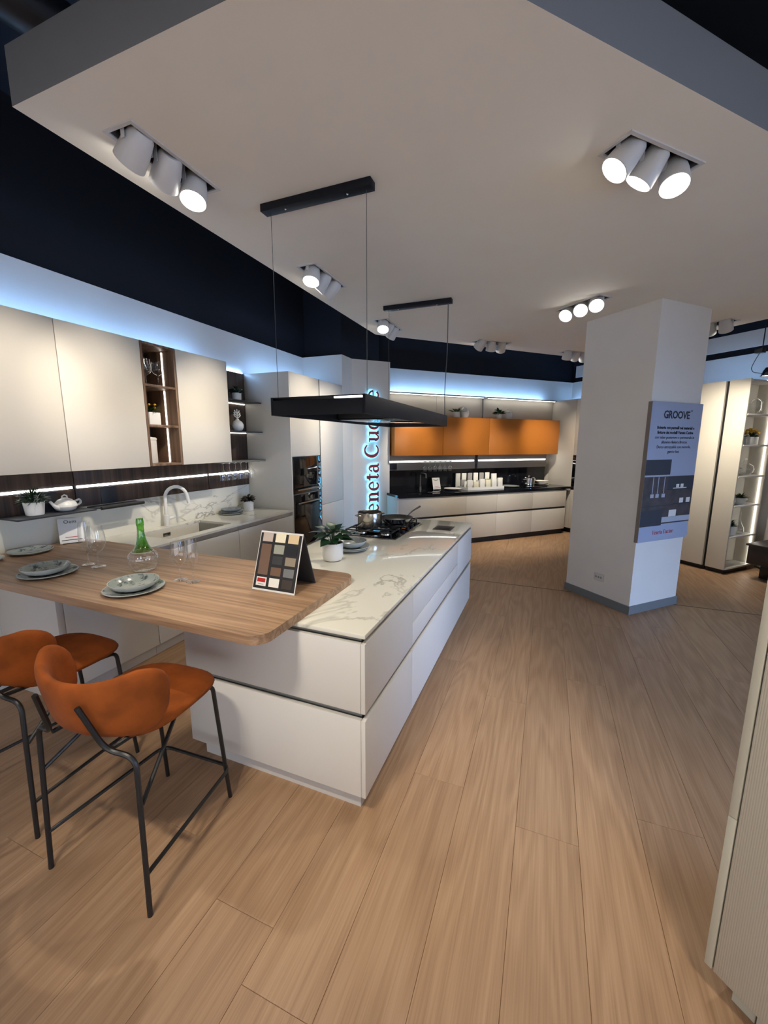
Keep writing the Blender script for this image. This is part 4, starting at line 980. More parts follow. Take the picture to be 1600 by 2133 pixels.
# ------------------------------------------------------------------ lettering with serifs (own outlines, cap height 1)
def ribbon(pts, wd):
    """flat stroke of varying width: list of quads in 2D"""
    q = []; n = len(pts)
    for i in range(n):
        a, b = pts[max(0, i-1)], pts[min(n-1, i+1)]; dx, dy = b[0]-a[0], b[1]-a[1]; l = math.hypot(dx, dy) or 1
        nx, ny = -dy/l, dx/l; h = wd[i]/2; q.append(((pts[i][0]+nx*h, pts[i][1]+ny*h), (pts[i][0]-nx*h, pts[i][1]-ny*h)))
    return [(q[i][0], q[i][1], q[i+1][1], q[i+1][0]) for i in range(n-1)]
def arcs(cx, cy, rx, ry, a0, a1, wf, n=22):
    P = []; W = []
    for k in range(n+1):
        a = math.radians(a0+(a1-a0)*k/n); P.append((cx+rx*math.cos(a), cy+ry*math.sin(a))); W.append(wf(a))
    return ribbon(P, W)
def rc(x0, x1, y0, y1): return [((x0, y0), (x1, y0), (x1, y1), (x0, y1))]
def dot(cx, cy, r): return [tuple((cx+r*math.cos(2*PI*k/12), cy+r*math.sin(2*PI*k/12)) for k in range(12))]
TH, TK = 0.075, 0.185
wl = lambda a: TH+(TK-TH)*abs(math.cos(a))**1.5
def g_e(): return arcs(0.32, 0.34, 0.245, 0.325, 8, 322, lambda a: TH+(TK-TH)*(max(0, -math.cos(a))**1.5 if math.cos(a) < 0 else 0.45*max(0, math.cos(a))), 26)+rc(0.10, 0.57, 0.365, 0.405)
def g_c(): return arcs(0.32, 0.34, 0.235, 0.325, 52, 322, lambda a: TH+(TK-TH)*max(0, -math.cos(a))**1.5, 24)+dot(0.46, 0.545, 0.065)
def g_C(): return arcs(0.50, 0.50, 0.40, 0.475, 48, 318, lambda a: TH+(TK+0.03-TH)*max(0, -math.cos(a))**1.5, 30)+rc(0.80, 0.84, 0.66, 0.985)+[((0.62, 0.955), (0.82, 0.78), (0.84, 0.82), (0.70, 0.985))]
def g_n():
    s = rc(0.12, 0.12+TK, 0, 0.66)+rc(0.02, 0.36, 0, TH)+rc(0.03, 0.2, 0.625, 0.67)
    s += arcs(0.415, 0.42, 0.17, 0.235, 165, 0, lambda a: TH+(TK-TH)*max(0, math.cos(a))**1.5, 16)
    return s+rc(0.585-TK/2, 0.585+TK/2, 0, 0.43)+rc(0.42, 0.76, 0, TH)
def g_u():
    s = rc(0.12, 0.12+TK, 0.24, 0.67)+rc(0.02, 0.2, 0.63, 0.67)
    s += arcs(0.36, 0.25, 0.17, 0.235, 180, 345, lambda a: TH+(TK-TH)*max(0, -math.cos(a))**1.5, 16)
    return s+rc(0.53, 0.53+TK, 0, 0.67)+rc(0.44, 0.6, 0.63, 0.67)+rc(0.6, 0.78, 0, TH)
def g_t(): return rc(0.14, 0.14+TK, 0.14, 0.84)+rc(0.0, 0.45, 0.59, 0.665)+[((0.02, 0.63), (0.14, 0.63), (0.14, 0.84))]+arcs(0.315, 0.16, 0.11, 0.135, 180, 340, lambda a: TH+(TK-TH)*max(0, -math.cos(a))**1.5, 12)
def g_i(): return rc(0.12, 0.12+TK, 0, 0.67)+rc(0.02, 0.36, 0, TH)+rc(0.03, 0.2, 0.63, 0.67)+dot(0.185, 0.87, 0.085)
def g_a():
    s = arcs(0.29, 0.44, 0.17, 0.215, 160, 0, lambda a: TH+(TK-TH)*max(0, math.cos(a))**1.2, 16)+dot(0.14, 0.505, 0.065)
    s += rc(0.46-TK/2, 0.46+TK/2, 0.06, 0.44)+arcs(0.55, 0.09, 0.085, 0.075, 180, 330, lambda a: TH, 8)
    return s+arcs(0.28, 0.185, 0.18, 0.17, 60, 310, lambda a: TH+(TK-TH)*max(0, -math.cos(a))**1.5, 18)
def g_V(): return ribbon([(0.13, 0.98), (0.50, 0.0)], [0.16, 0.16])+ribbon([(0.84, 0.98), (0.49, 0.0)], [0.05, 0.05])+rc(0.0, 0.34, 0.955, 1.0)+rc(0.68, 0.98, 0.955, 1.0)
GL = {'e': (g_e, 0.64), 'c': (g_c, 0.60), 'C': (g_C, 0.95), 'n': (g_n, 0.78), 'u': (g_u, 0.80), 't': (g_t, 0.46), 'i': (g_i, 0.38), 'a': (g_a, 0.66), 'V': (g_V, 0.96)}
def glyph_mb(ch, fn, y0, y1, grow=0.0):
    """extrude the outline of a letter; fn maps (x, y) of the letter to (u, z), y0..y1 is the depth range in v"""
    mb = MB()
    for poly in GL[ch][0]():
        P = [fn(*p) for p in poly]
        if grow:
            cx = sum(p[0] for p in P)/len(P); cz = sum(p[1] for p in P)/len(P)
            P = [(p[0]+grow*(1 if p[0] > cx else -1), p[1]+grow*(1 if p[1] > cz else -1)) for p in P]
        ar = sum(P[i][0]*P[(i+1) % len(P)][1]-P[(i+1) % len(P)][0]*P[i][1] for i in range(len(P)))
        if ar < 0: P = P[::-1]
        n = len(P)
        mb.add([(p[0], y0, p[1]) for p in P]+[(p[0], y1, p[1]) for p in P], [tuple(range(n)), tuple(range(2*n-1, n-1, -1))]+[(i, n+i, n+(i+1) % n, (i+1) % n) for i in range(n)])
    return mb
WORD = 'Veneta Cucine'; CAP = 0.235; TR, SPC = 0.045, 0.31
VS = 6.036
t = T('wall_sign_lettering', 'vertical dark red Veneta Cucine lettering with cyan halo light on the white wall', 'sign', (2.40, VS, 0.35), C45)
adv = 0.0; start = 0.595-CAP*(0.96+TR)
for ch in WORD:
    if ch == ' ': adv += SPC; continue
    fn = lambda x, y, a=adv: (2.488-CAP*y, start+CAP*(a+x))
    o = t.part('letter', glyph_mb(ch, fn, VS-0.050, VS-0.022), 'sign_red', smooth=0)
    t.part('halo_light', glyph_mb(ch, fn, VS-0.0215, VS-0.016, 0.001), 'halo', parent=o, smooth=0)
    adv += GL[ch][1]+TR

# ------------------------------------------------------------------ far kitchen (frame turned by 45 degrees: u, v)
FV, BV = 5.64, 6.27
us = [2.68, 3.925, 4.555, 5.355, 6.165]
labs = ['greige drawer unit at the left end of the far kitchen, beside the wall sign', 'narrow greige drawer unit, second from the left in the far kitchen',
        'greige drawer unit, third from the left in the far kitchen', 'greige drawer unit at the right corner of the far kitchen']
for i in range(4):
    a, b = us[i], us[i+1]
    t = T('drawer_unit', labs[i], 'cabinet', ((a+b)/2, 5.95, 0), C45, 'far kitchen drawer units')
    t.part('plinth', MB().box(max(a, 2.705), b, FV+0.055, BV, 0, 0.10), 'plinth_black')
    t.part('body', MB().box(max(a, 2.705), b, FV+0.023, BV, 0.1005, 0.858), 'plinth_black')
    for z0, z1 in ((0.10, 0.495), (0.530, 0.845)): t.part('drawer_front', MB().rbox(a+0.0015, b-0.0015, FV, FV+0.022, z0, z1, 0.002), 'lacquer_greige')
solo('end_panel', 'white end panel of the far kitchen catching the blue sign light', 'panel', MB().rbox(2.655, 2.679, FV-0.002, VS-0.002, 0.0, 0.858, 0.001), 'lacquer_white', (2.667, 5.84, 0), C45)
solo('far_worktop', 'black stone worktop of the far kitchen', 'worktop', MB().prism([(2.655, FV-0.02), (6.235, FV-0.02), (6.235, BV), (2.705, BV), (2.705, 6.033), (2.655, 6.033)], 0.860, 0.899), 'stone_black', (4.4, 5.9, 0.86), C45)
solo('far_backsplash', 'black stone backsplash of the far kitchen', 'backsplash', MB().box(2.72, 6.20, 6.255, 6.27, 0.8995, 1.238), 'stone_black', (4.4, 6.26, 0.9), C45)
plain('panel_grey', (0.30, 0.285, 0.26), 0.5, var=0.03)
t = T('far_wall_panelling', 'grey panelling with light strip under the copper cabinets', 'wall panelling', (4.4, 6.25, 1.24), C45)
for a, b in ((2.72, 4.50), (4.56, 6.20)):
    t.part('lower_panel', MB().rbox(a, b, 6.24, 6.27, 1.24, 1.368, 0.001), 'panel_grey')
    t.part('upper_panel', MB().rbox(a, b, 6.24, 6.27, 1.402, 1.495, 0.001), 'panel_grey')
    t.part('light_strip', MB().rbox(a+0.02, b-0.02, 6.238, 6.25, 1.372, 1.396, 0.003), 'led_white')
t.part('socket_strip', MB().rbox(4.502, 4.558, 6.242, 6.27, 1.24, 1.495, 0.001), 'anthracite')
for z in (1.30, 1.45): t.part('socket', MB().rbox(4.512, 4.548, 6.236, 6.2418, z-0.018, z+0.018, 0.002), 'black_matte')
t.part('wall_box', MB().rbox(2.76, 2.92, 6.228, 6.2398, 1.255, 1.36, 0.002), 'anthracite')
for i, (a, b, lab) in enumerate(((2.72, 3.605, 'copper orange wall cabinet partly behind the hood corner'), (3.608, 4.535, 'copper orange wall cabinet in the middle of the far wall'), (4.538, 6.145, 'wide copper orange wall cabinet at the right of the far wall'))):
    t = T('copper_cabinet', lab, 'cabinet', ((a+b)/2, 6.05, 1.495), C45, 'copper wall cabinets')
    t.part('body', MB().box(a, b, 5.924, 6.238, 1.498, 2.118), 'orange_lacquer')
    t.part('door', MB().rbox(a+0.001, b-0.001, 5.90, 5.923, 1.495, 2.12, 0.002), 'orange_lacquer')
t = T('upper_wall_panels', 'pale wall panels with light bars above the copper cabinets', 'wall panelling', (4.4, 6.25, 2.12), C45)
for a, b in ((2.72, 3.66), (3.664, 4.61), (4.635, 6.285)): t.part('panel', MB().rbox(a, b, 6.24, 6.27, 2.1205, 2.495, 0.001), 'lacquer_greige')
t.part('divider', MB().rbox(4.613, 4.632, 6.225, 6.27, 2.1205, 2.50, 0.001), 'groove_grey')
for a, b in ((2.74, 4.59), (4.655, 6.265)):
    h_ = t.part('light_bar', MB().rbox(a, b, 6.12, 6.2395, 2.488, 2.505, 0.002), 'panel_grey')
    t.part('light_strip', MB().rbox(a+0.02, b-0.02, 6.15, 6.17, 2.480, 2.4875, 0.002), 'led_white', parent=h_)
def stow(name, label, cat, p, prof, mat, seg=28, group=None):
    return solo(name, label, cat, MB().lathe(prof, p, seg), mat, p, C45, group)
TZ2 = 2.1203
potted('spiky aloe in a white pot on the copper cabinets', (3.95, 6.05, TZ2), 0.05, 0.062, 0.095, dict(rad=0.08, hgt=0.03, n=46, l=0.13, w=0.020, up=0.9, seed=41, bend=0.15), 'leaf_mid', rot=C45)
stow('vase', 'round white egg-shaped vase beside the aloe on the copper cabinets', 'vase', (4.115, 6.06, TZ2), [(0.0001, 0), (0.045, 0), (0.068, 0.03), (0.078, 0.075), (0.066, 0.13), (0.036, 0.172), (0.020, 0.185), (0.016, 0.182)], 'ceramic_white')
potted('leafy bright green plant in a white pot on the copper cabinets', (4.84, 6.05, TZ2), 0.045, 0.058, 0.085, dict(rad=0.12, hgt=0.11, n=70, l=0.085, w=0.035, up=0.8, seed=42), 'leaf_mid', rot=C45)
t = T('jar', 'white lidded jar beside the bright green plant on the copper cabinets', 'jar', (5.045, 6.06, TZ2), C45); p_ = (5.045, 6.06, TZ2)
t.part('body', MB().lathe([(0.0001, 0), (0.055, 0), (0.072, 0.03), (0.076, 0.08), (0.068, 0.115), (0.06, 0.12)], p_, 28), 'ceramic_white')
t.part('lid', MB().lathe([(0.064, 0.121), (0.06, 0.135), (0.02, 0.15), (0.012, 0.160), (0.014, 0.172), (0.0001, 0.176)], p_, 28), 'ceramic_white')
# on the black worktop
KZ = 0.8995
t = T('stemware_rack', 'row of glass hooks under the light strip in the far kitchen', 'rack', (3.65, 6.13, 1.39), C45)
t.part('plate', MB().rbox(3.33, 3.96, 6.06, 6.2375, 1.385, 1.393, 0.002), 'alu')
for k in range(6):
    wine_glass('small glass hanging upside down in the far kitchen, %s from the left' % ORD[k], (3.40+0.1*k, 6.13, 1.384), 0.17, 0.036, 0.08, 0.03, 0.03, 'hanging glasses in the far kitchen', flip=True, rot=C45)
t = T('tap', 'black kitchen tap of the far kitchen', 'tap', (3.34, 6.17, KZ), C45)
t.part('body', MB().lathe([(0.0001, 0), (0.024, 0), (0.024, 0.06), (0.016, 0.07)], (3.34, 6.17, KZ), 16), 'steel_dark')
t.part('spout', MB().tube(fillet([(3.34, 6.17, KZ+0.06), (3.34, 6.17, KZ+0.29), (3.34, 5.98, KZ+0.29), (3.34, 5.98, KZ+0.22)], 0.04, 5), 0.012, 10), 'steel_dark')
t = T('far_sink', 'flush black sink with steel strip in the far worktop', 'sink', (3.25, 5.93, KZ), C45)
t.part('rim', MB().rbox(2.95, 3.62, 5.75, 6.10, KZ, KZ+0.002, 0.0008), 'black_gloss')
t.part('strip', MB().rbox(3.28, 3.44, 5.80, 5.815, KZ+0.0021, KZ+0.006, 0.001), 'steel')
info_card('white printed card standing beside the far sink', (3.645, 6.12, KZ), 0.15, 0.21, 0.3, 0.0, '', rot=C45)
stow('dish', 'flat white dish left of the sample tray in the far kitchen', 'dish', (3.885, 6.0, KZ), [(0.0001, 0.0), (0.08, 0.0), (0.15, 0.022), (0.152, 0.025), (0.145, 0.024), (0.08, 0.006), (0.0001, 0.006)], 'ceramic_white', 32)
t = T('sample_tray', 'white tray full of pale sample cards on the far worktop', 'tray', (4.40, 5.96, KZ), C45)
tr_ = MB().box(4.06, 4.83, 5.80, 6.12, KZ, KZ+0.012)
for b in ((4.06, 4.83, 5.80, 5.808), (4.06, 4.83, 6.112, 6.12), (4.06, 4.068, 5.808, 6.112), (4.822, 4.83, 5.808, 6.112)): tr_.box(*b, KZ+0.012, KZ+0.045)
t.part('tray', tr_, 'paper', smooth=0)
for k in range(1, 6): t.part('divider', MB().box(4.06+0.128*k, 4.064+0.128*k, 5.809, 6.111, KZ+0.0121, KZ+0.05), 'paper')
rn = random.Random(3)
plain('card_white', (0.72, 0.71, 0.66), 0.6); plain('card_cream', (0.66, 0.62, 0.48), 0.6); plain('card_dark', (0.06, 0.055, 0.05), 0.6); plain('card_green', (0.30, 0.40, 0.16), 0.6); plain('card_grey', (0.30, 0.29, 0.28), 0.6)
hts = [[0.16, 0.13, 0.17, 0.15, 0.26, 0.18], [0.13, 0.11, 0.14, 0.13, 0.16, 0.15], [0.15, 0.12, 0.13, 0.14, 0.15, 0.13]]
for r_ in range(3):
    for k in range(6):
        m_ = ('card_white', 'card_cream', 'card_white', 'card_cream', 'card_white', 'card_white')[k] if r_ == 0 else rn.choice(['card_white', 'card_grey', 'card_dark', 'card_white', 'card_green'])
        y = 5.842+0.094*r_; x = 4.075+0.128*k
        t2 = T('sample_card', 'sample card in the white tray, %s row, %s from the left' % (('front', 'middle', 'back')[r_], ORD[k]), 'sample card', (x+0.05, y, KZ+0.0125), C45, 'sample cards in the tray')
        t2.base = (0, 0, 0); w_ = 0.095; hh = hts[r_][k]; le = rn.uniform(0.05, 0.22)
        t2.part('card', MB().rbox(-w_/2, w_/2, -0.018, 0.018, 0.004, hh, 0.002).xf(Matrix.Rotation(-le*0.5, 4, 'X')), m_)
for k in range(6):
    t2 = T('sample_card', 'tall sample card behind the tray against the dark stone, %s from the left' % ORD[k], 'sample card', (4.11+0.127*k, 6.19, KZ), C45, 'tall sample cards behind the tray')
    t2.base = (0, 0, 0); t2.part('card', MB().rbox(-0.045, 0.045, -0.012, 0.012, 0.0, 0.265, 0.002), ('card_white', 'card_white', 'card_grey', 'card_white', 'card_grey', 'card_white')[k])
potted('dark spiky plant behind the sample tray', (4.93, 6.10, KZ), 0.04, 0.05, 0.10, dict(rad=0.05, hgt=0.06, n=40, l=0.10, w=0.018, up=1.3, seed=44), 'leaf_dark', potmat='card_dark', rot=C45)
stow('dish', 'thin grey dish between sample tray and steel pot', 'dish', (5.15, 6.02, KZ), [(0.0001, 0.0), (0.09, 0.0), (0.165, 0.016), (0.167, 0.019), (0.155, 0.018), (0.0001, 0.005)], 'stoneware_rim', 32)
pp = (5.60, 6.03, KZ)
t = T('stock_pot', 'shiny steel stock pot on the far worktop', 'pot', pp, C45)
t.part('body', MB().lathe([(0.0001, 0), (0.098, 0), (0.104, 0.006), (0.104, 0.15), (0.109, 0.153)], pp, 32), 'chrome')
t.part('lid', MB().lathe([(0.108, 0.1535), (0.095, 0.168), (0.02, 0.178), (0.012, 0.19), (0.016, 0.205), (0.0001, 0.206)], pp, 32), 'chrome')
for sgn in (-1, 1): t.part('handle', MB().tube(fillet([(pp[0]+sgn*0.103, pp[1]-0.035, KZ+0.12), (pp[0]+sgn*0.145, pp[1]-0.03, KZ+0.125), (pp[0]+sgn*0.145, pp[1]+0.03, KZ+0.125), (pp[0]+sgn*0.103, pp[1]+0.035, KZ+0.12)], 0.02, 3), 0.006, 8), 'chrome')
stow('saucer', 'white saucer under the bowl at the right of the far worktop', 'saucer', (5.97, 6.08, KZ), [(0.0001, 0), (0.07, 0), (0.135, 0.018), (0.137, 0.021), (0.128, 0.019), (0.0001, 0.006)], 'ceramic_white', 32)
stow('bowl', 'white flared bowl at the right of the far worktop', 'bowl', (5.97, 6.08, KZ+0.0065), [(0.0001, 0), (0.045, 0), (0.06, 0.015), (0.085, 0.05), (0.128, 0.072), (0.130, 0.076), (0.120, 0.074), (0.075, 0.05), (0.0001, 0.012)], 'ceramic_white', 32)
solo('tray', 'thin dark tray on the far worktop before the steel pot', 'tray', MB().rbox(5.30, 5.80, 5.75, 5.90, KZ, KZ+0.012, 0.003), 'black_gloss', (5.55, 5.82, KZ), C45)
led('blue light strip on top of the far kitchen', (2.76, 6.25, 6.40, 6.415, 2.5005, 2.512), C45, 'led_blue_far')
solo('top_ledge', 'pale ledge on top of the far kitchen panels', 'ledge', MB().box(2.705, 6.285, 6.2705, 6.499, 2.485, 2.50), 'lacquer_greige', (4.5, 6.38, 2.485), C45)
# tall units on the right of the far kitchen
t = T('tall_unit', 'tall pale cabinet side at the corner of the far kitchen', 'cabinet', (6.62, 5.95, 0), C45)
t.part('body', MB().box(6.305, 7.035, 5.663, 6.495, 0.10, 2.50), 'lacquer_cream')
t.part('plinth', MB().box(6.35, 7.035, 5.663, 6.495, 0, 0.098), 'plinth_black')
t.part('panel', MB().rbox(6.283, 6.304, 5.663, 6.235, 0.10, 2.50, 0.002), 'lacquer_cream')
t = T('tall_oven_unit', 'tall pale oven cabinet half hidden by the pillar', 'cabinet', (6.62, 5.36, 0), C45)
t.part('body', MB().box(6.305, 7.035, 5.06, 5.660, 0.10, 2.50), 'lacquer_cream')
t.part('plinth', MB().box(6.35, 7.035, 5.06, 5.660, 0, 0.098), 'plinth_black')
t.part('upper_door', MB().rbox(6.283, 6.304, 5.06, 5.660, 1.485, 2.50, 0.002), 'lacquer_cream')
t.part('lower_door', MB().rbox(6.283, 6.304, 5.06, 5.660, 0.10, 0.835, 0.002), 'lacquer_cream')
o = T('oven', 'black built-in oven half hidden by the pillar', 'oven', (6.29, 5.36, 0.84), C45)
o.part('door_glass', MB().rbox(6.278, 6.3045, 5.07, 5.655, 0.842, 1.48, 0.002), 'black_gloss')
o.part('handle', MB().rbox(6.235, 6.248, 5.12, 5.62, 1.375, 1.395, 0.003), 'steel')
o.part('trim', MB().box(6.276, 6.2779, 5.07, 5.655, 0.845, 0.90), 'steel_dark')
t = T('door_handle_bar', 'long dark vertical profile just left of the pillar', 'profile', (6.24, 5.47, 0.11), C45)
t.part('profile', MB().rbox(6.205, 6.225, 5.445, 5.485, 0.11, 2.35, 0.003), 'steel_dark')
for z in (0.3, 2.2): t.part('mount', MB().box(6.2255, 6.2825, 5.455, 5.475, z, z+0.03), 'steel_dark')
led('blue light strip on top of the tall corner units', (6.92, 6.935, 5.10, 6.40, 2.5005, 2.512), C45)

# ------------------------------------------------------------------ pillar: board and socket
t = T('info_board', 'tall bluish printed GROOVE board hanging on the pillar', 'board', (4.13, 2.57, 0.75), C45)
pu0, pu1, pz0, pz1, pv = 3.762, 4.515, 0.750, 2.080, 2.5895
t.part('panel', MB().box(pu0, pu1, pv-0.038, pv-0.0005, pz0, pz1), 'board_edge')
fr_ = pv-0.0392
fp = t.part('print', MB().box(pu0+0.001, pu1-0.001, fr_, pv-0.0385, pz0+0.001, pz1-0.001), 'poster_ground')
def pr(name, x0, x1, z0, z1, mat, d=0.0006):
    return t.part(name, MB().box(pu0+x0*(pu1-pu0), pu0+x1*(pu1-pu0), fr_-d, fr_-d+0.0005, pz0+z0*(pz1-pz0), pz0+z1*(pz1-pz0)), mat, parent=fp)
pr('printed_panel', 0.002, 0.49, 0.490, 0.600, 'poster_dark'); pr('printed_rail', 0.002, 0.47, 0.480, 0.489, 'poster_light')
pr('printed_panel', 0.002, 0.90+0.098, 0.125, 0.478, 'poster_wood')
pr('printed_panel', 0.47, 0.998, 0.385, 0.475, 'poster_dark', 0.0009); pr('printed_panel', 0.002, 0.42, 0.115, 0.235, 'poster_dark', 0.0009)
pr('printed_worktop', 0.42, 0.998, 0.135, 0.175, 'poster_light', 0.0012)
pr('printed_shelf', 0.47, 0.998, 0.378, 0.384, 'ink_blue', 0.0012); pr('printed_shelf', 0.62, 0.998, 0.268, 0.274, 'ink_blue', 0.0012); pr('printed_line', 0.002, 0.62, 0.262, 0.266, 'ink_blue', 0.0012)
for x in (0.17, 0.27, 0.39):
    pr('printed_utensil', x, x+0.012, 0.355, 0.475, 'poster_light', 0.0015)
    pr('printed_utensil', x-0.025, x+0.04, 0.325, 0.352, 'poster_light', 0.0015)
for x in (0.64, 0.73): pr('printed_jar', x, x+0.06, 0.392, 0.418, 'paper', 0.0015)
pr('printed_tray', 0.58, 0.86, 0.385, 0.391, 'paper', 0.0015)
for x in (0.74, 0.88): pr('printed_cup', x, x+0.08, 0.275, 0.312, 'paper', 0.0015)
pr('printed_pot', 0.55, 0.70, 0.176, 0.225, 'paper', 0.0015)
pm = (pu0+pu1)/2
def ptext(s_, size, z, mat, bold=0.0, dx=0.0, name='lettering', sp=1.0):
    t.part(name, text_mb(s_, size, bold=bold, space=sp).shift(pm+dx, fr_-0.0012, z), mat, parent=fp, smooth=0)
ptext('GROOVE', 0.098, 1.935, 'ink_blue', 0.0025, -0.01, sp=0.95); ptext('\u2122', 0.03, 1.995, 'ink_blue', 0, 0.205)
for k, s_ in enumerate(('Boiserie con pannelli nei materiali e', 'finiture dei modelli Veneta Cucine', 'con telaio posteriore e perimetrale in', 'alluminio finitura Bronzo.', 'Dorso attrezzabile con mensole,', 'ganci e luci.')):
    ptext(s_, 0.0385, 1.835-0.045*k, 'ink_blue', 0.0012 if k < 2 else 0.0)
a_ = 0.0; cap = 0.042; tot = sum((GL[c][1]+TR) if c != ' ' else SPC for c in WORD)
lm_ = MB()
for ch in WORD:
    if ch == ' ': a_ += SPC; continue
    lm_.join(glyph_mb(ch, lambda x, y, a=a_: (pm-0.02-tot*cap*0.42+cap*0.84*(a+x), 0.815+cap*y), fr_-0.0012, fr_-0.0006)); a_ += GL[ch][1]+TR
t.part('lettering', lm_, 'red_print', parent=fp, smooth=0)
t = T('wall_socket', 'small white double wall socket low on the pillar', 'socket', (3.80, 2.955, 0.255), C45)
t.part('plate', MB().rbox(3.790, 3.7998, 2.897, 3.013, 0.240, 0.322, 0.003), 'socket_white')
for y in (2.925, 2.955, 2.985): t.part('outlet', MB().lathe([(0.0001, 0), (0.011, 0.0005)], (0, 0, 0), 12).xf(Matrix.Translation((3.7898, y, 0.281)) @ Matrix.Rotation(-PI/2, 4, 'Y')), 'groove_grey')

# ------------------------------------------------------------------ wardrobe and open shelves on the right
for a, b, lab in ((3.225, 4.05, 'tall sand-coloured cabinet door behind the pillar'),):
    t = T('tall_cabinet', lab, 'cabinet', (6.4, 3.6, 0), C45)
    t.part('body', MB().box(6.143, 6.75, a, b, 0.065, 2.48), 'lacquer_greige')
    t.part('plinth', MB().box(6.19, 6.75, a, b, 0, 0.064), 'plinth_black')
    t.part('door', MB().rbox(6.12, 6.142, a, b, 0.065, 2.485, 0.002), 'lacquer_greige')
t = T('open_shelf_unit', 'tall sand-coloured end unit with lit open shelves', 'shelf', (6.43, 3.09, 0), C45)
t.part('door', MB().rbox(6.12, 6.142, 2.962, 3.185, 0.065, 2.485, 0.002), 'lacquer_greige')
t.part('gap_profile', MB().box(6.150, 6.170, 3.186, 3.224, 0.065, 2.48), 'plinth_black')
t.part('plinth', MB().box(6.19, 6.72, 2.99, 3.215, 0, 0.064), 'plinth_black')
t.part('back_panel', MB().box(6.143, 6.74, 3.16, 3.185, 0.09, 2.46), 'lacquer_greige')
t.part('side_panel', MB().rbox(6.72, 6.742, 2.955, 3.159, 0.066, 2.48, 0.001), 'lacquer_greige')
for z in (0.066, 0.485, 0.892, 1.272, 1.664, 2.045, 2.455): t.part('shelf_board', MB().rbox(6.143, 6.7195, 2.955, 3.159, z, z+0.022, 0.001), 'lacquer_white')
for z in (0.0885, 0.5075, 0.9145, 1.2945, 1.6865, 2.0675): t.part('light_strip', MB().box(6.708, 6.7195, 2.985, 2.998, z+0.002, z+0.385 if z < 2 else z+0.375), 'led_shelf')
def shelf_thing(u_, v_, z): return (u_, v_, z)
q = (6.45, 3.04, 2.0675)
t = T('glass_fish', 'clear glass fish ornament on the top lit shelf', 'ornament', q, C45)
t.part('body', MB().lathe([(0.0001, -0.10), (0.05, -0.088), (0.088, -0.05), (0.1, 0), (0.088, 0.05), (0.05, 0.088), (0.0001, 0.10)], (0, 0, 0), 28).xf(Matrix.Translation((q[0], q[1], q[2]+0.105)) @ Matrix.Diagonal((1, 0.55, 1, 1))), 'glass', smooth=60)
t.part('tail', MB().add([(q[0]+0.10, q[1], q[2]+0.105), (q[0]+0.17, q[1], q[2]+0.17), (q[0]+0.155, q[1], q[2]+0.105), (q[0]+0.17, q[1], q[2]+0.045), (q[0]+0.10, q[1]+0.008, q[2]+0.105), (q[0]+0.17, q[1]+0.008, q[2]+0.17), (q[0]+0.155, q[1]+0.008, q[2]+0.105), (q[0]+0.17, q[1]+0.008, q[2]+0.045)],
       [(0, 3, 2, 1), (4, 5, 6, 7), (0, 1, 5, 4), (1, 2, 6, 5), (2, 3, 7, 6), (3, 0, 4, 7)]), 'ceramic_white')
t.part('fin', MB().tube([(q[0]+0.075*math.cos(a)+0.01, q[1]-0.03, q[2]+0.105+0.085*math.sin(a)) for a in [math.radians(-70+14*k) for k in range(11)]], 0.005, 6), 'ceramic_white')
t = potted('white box planter with orange-yellow flowers on the second lit shelf', (6.47, 3.05, 1.6865), 0, 0, 0.10, dict(rad=0.09, hgt=0.08, n=90, l=0.06, w=0.012, up=1.2, seed=51), 'leaf_mid', 'ceramic_white', rot=C45, square=(0.085, 0.05), name='flower_planter')
fl = MB(); rn = random.Random(8)
for k in range(26):
    a = rn.uniform(0, 2*PI); r_ = 0.12*math.sqrt(rn.random()); fl.ball((6.47+r_*math.cos(a), 3.05+r_*math.sin(a)*0.6, 1.6865+0.185+rn.uniform(-0.02, 0.02)-2*r_*r_), 0.015, 8)
t.part('flowers', fl, 'flower_yellow', kind='stuff')
def bottle(label, p, prof): 
    t = T('glass_bottle', label, 'bottle', p, C45); t.part('body', MB().lathe(prof, p, 24), 'glass', smooth=60); return t
bottle('clear glass decanter left of the orange flowers, half hidden', (6.27, 3.05, 1.6865), [(0.0001, 0), (0.05, 0), (0.06, 0.03), (0.055, 0.08), (0.02, 0.13), (0.014, 0.2), (0.02, 0.24), (0.012, 0.27), (0.0001, 0.275)])
potted('dark broad-leaved plant in a white pot, half hidden, third lit shelf', (6.22, 3.06, 1.2945), 0.045, 0.05, 0.085, dict(rad=0.05, hgt=0.06, n=24, l=0.07, w=0.045, up=1.0, seed=52), 'leaf_dark', rot=C45)
q = (6.45, 3.05, 1.2945)
t = T('glass_vase', 'round clear glass basket vase with loop handle on the third lit shelf', 'vase', q, C45)
t.part('bowl', MB().lathe([(0.0001, 0.004), (0.05, 0.003), (0.085, 0.04), (0.093, 0.08), (0.08, 0.125), (0.05, 0.145), (0.045, 0.15)], q, 28), 'glass', smooth=60)
t.part('loop_handle', MB().tube([(q[0]+0.055*math.cos(a), q[1], q[2]+0.14+0.07*math.sin(a)) for a in [PI*k/10 for k in range(11)]], 0.006, 8), 'glass', smooth=60)
q = (6.42, 3.05, 0.9145)
potted('pale spiky succulent in a grey-white bowl on the fourth lit shelf', q, 0.05, 0.095, 0.085, dict(rad=0.08, hgt=0.05, n=60, l=0.075, w=0.020, up=1.0, seed=53, bend=0.1), 'leaf_pale', rot=C45)
stow('vase', 'white rounded vase half hidden left of the succulent', 'vase', (6.22, 3.05, 0.9145), [(0.0001, 0), (0.04, 0), (0.06, 0.04), (0.052, 0.09), (0.025, 0.125), (0.02, 0.13)], 'ceramic_white')
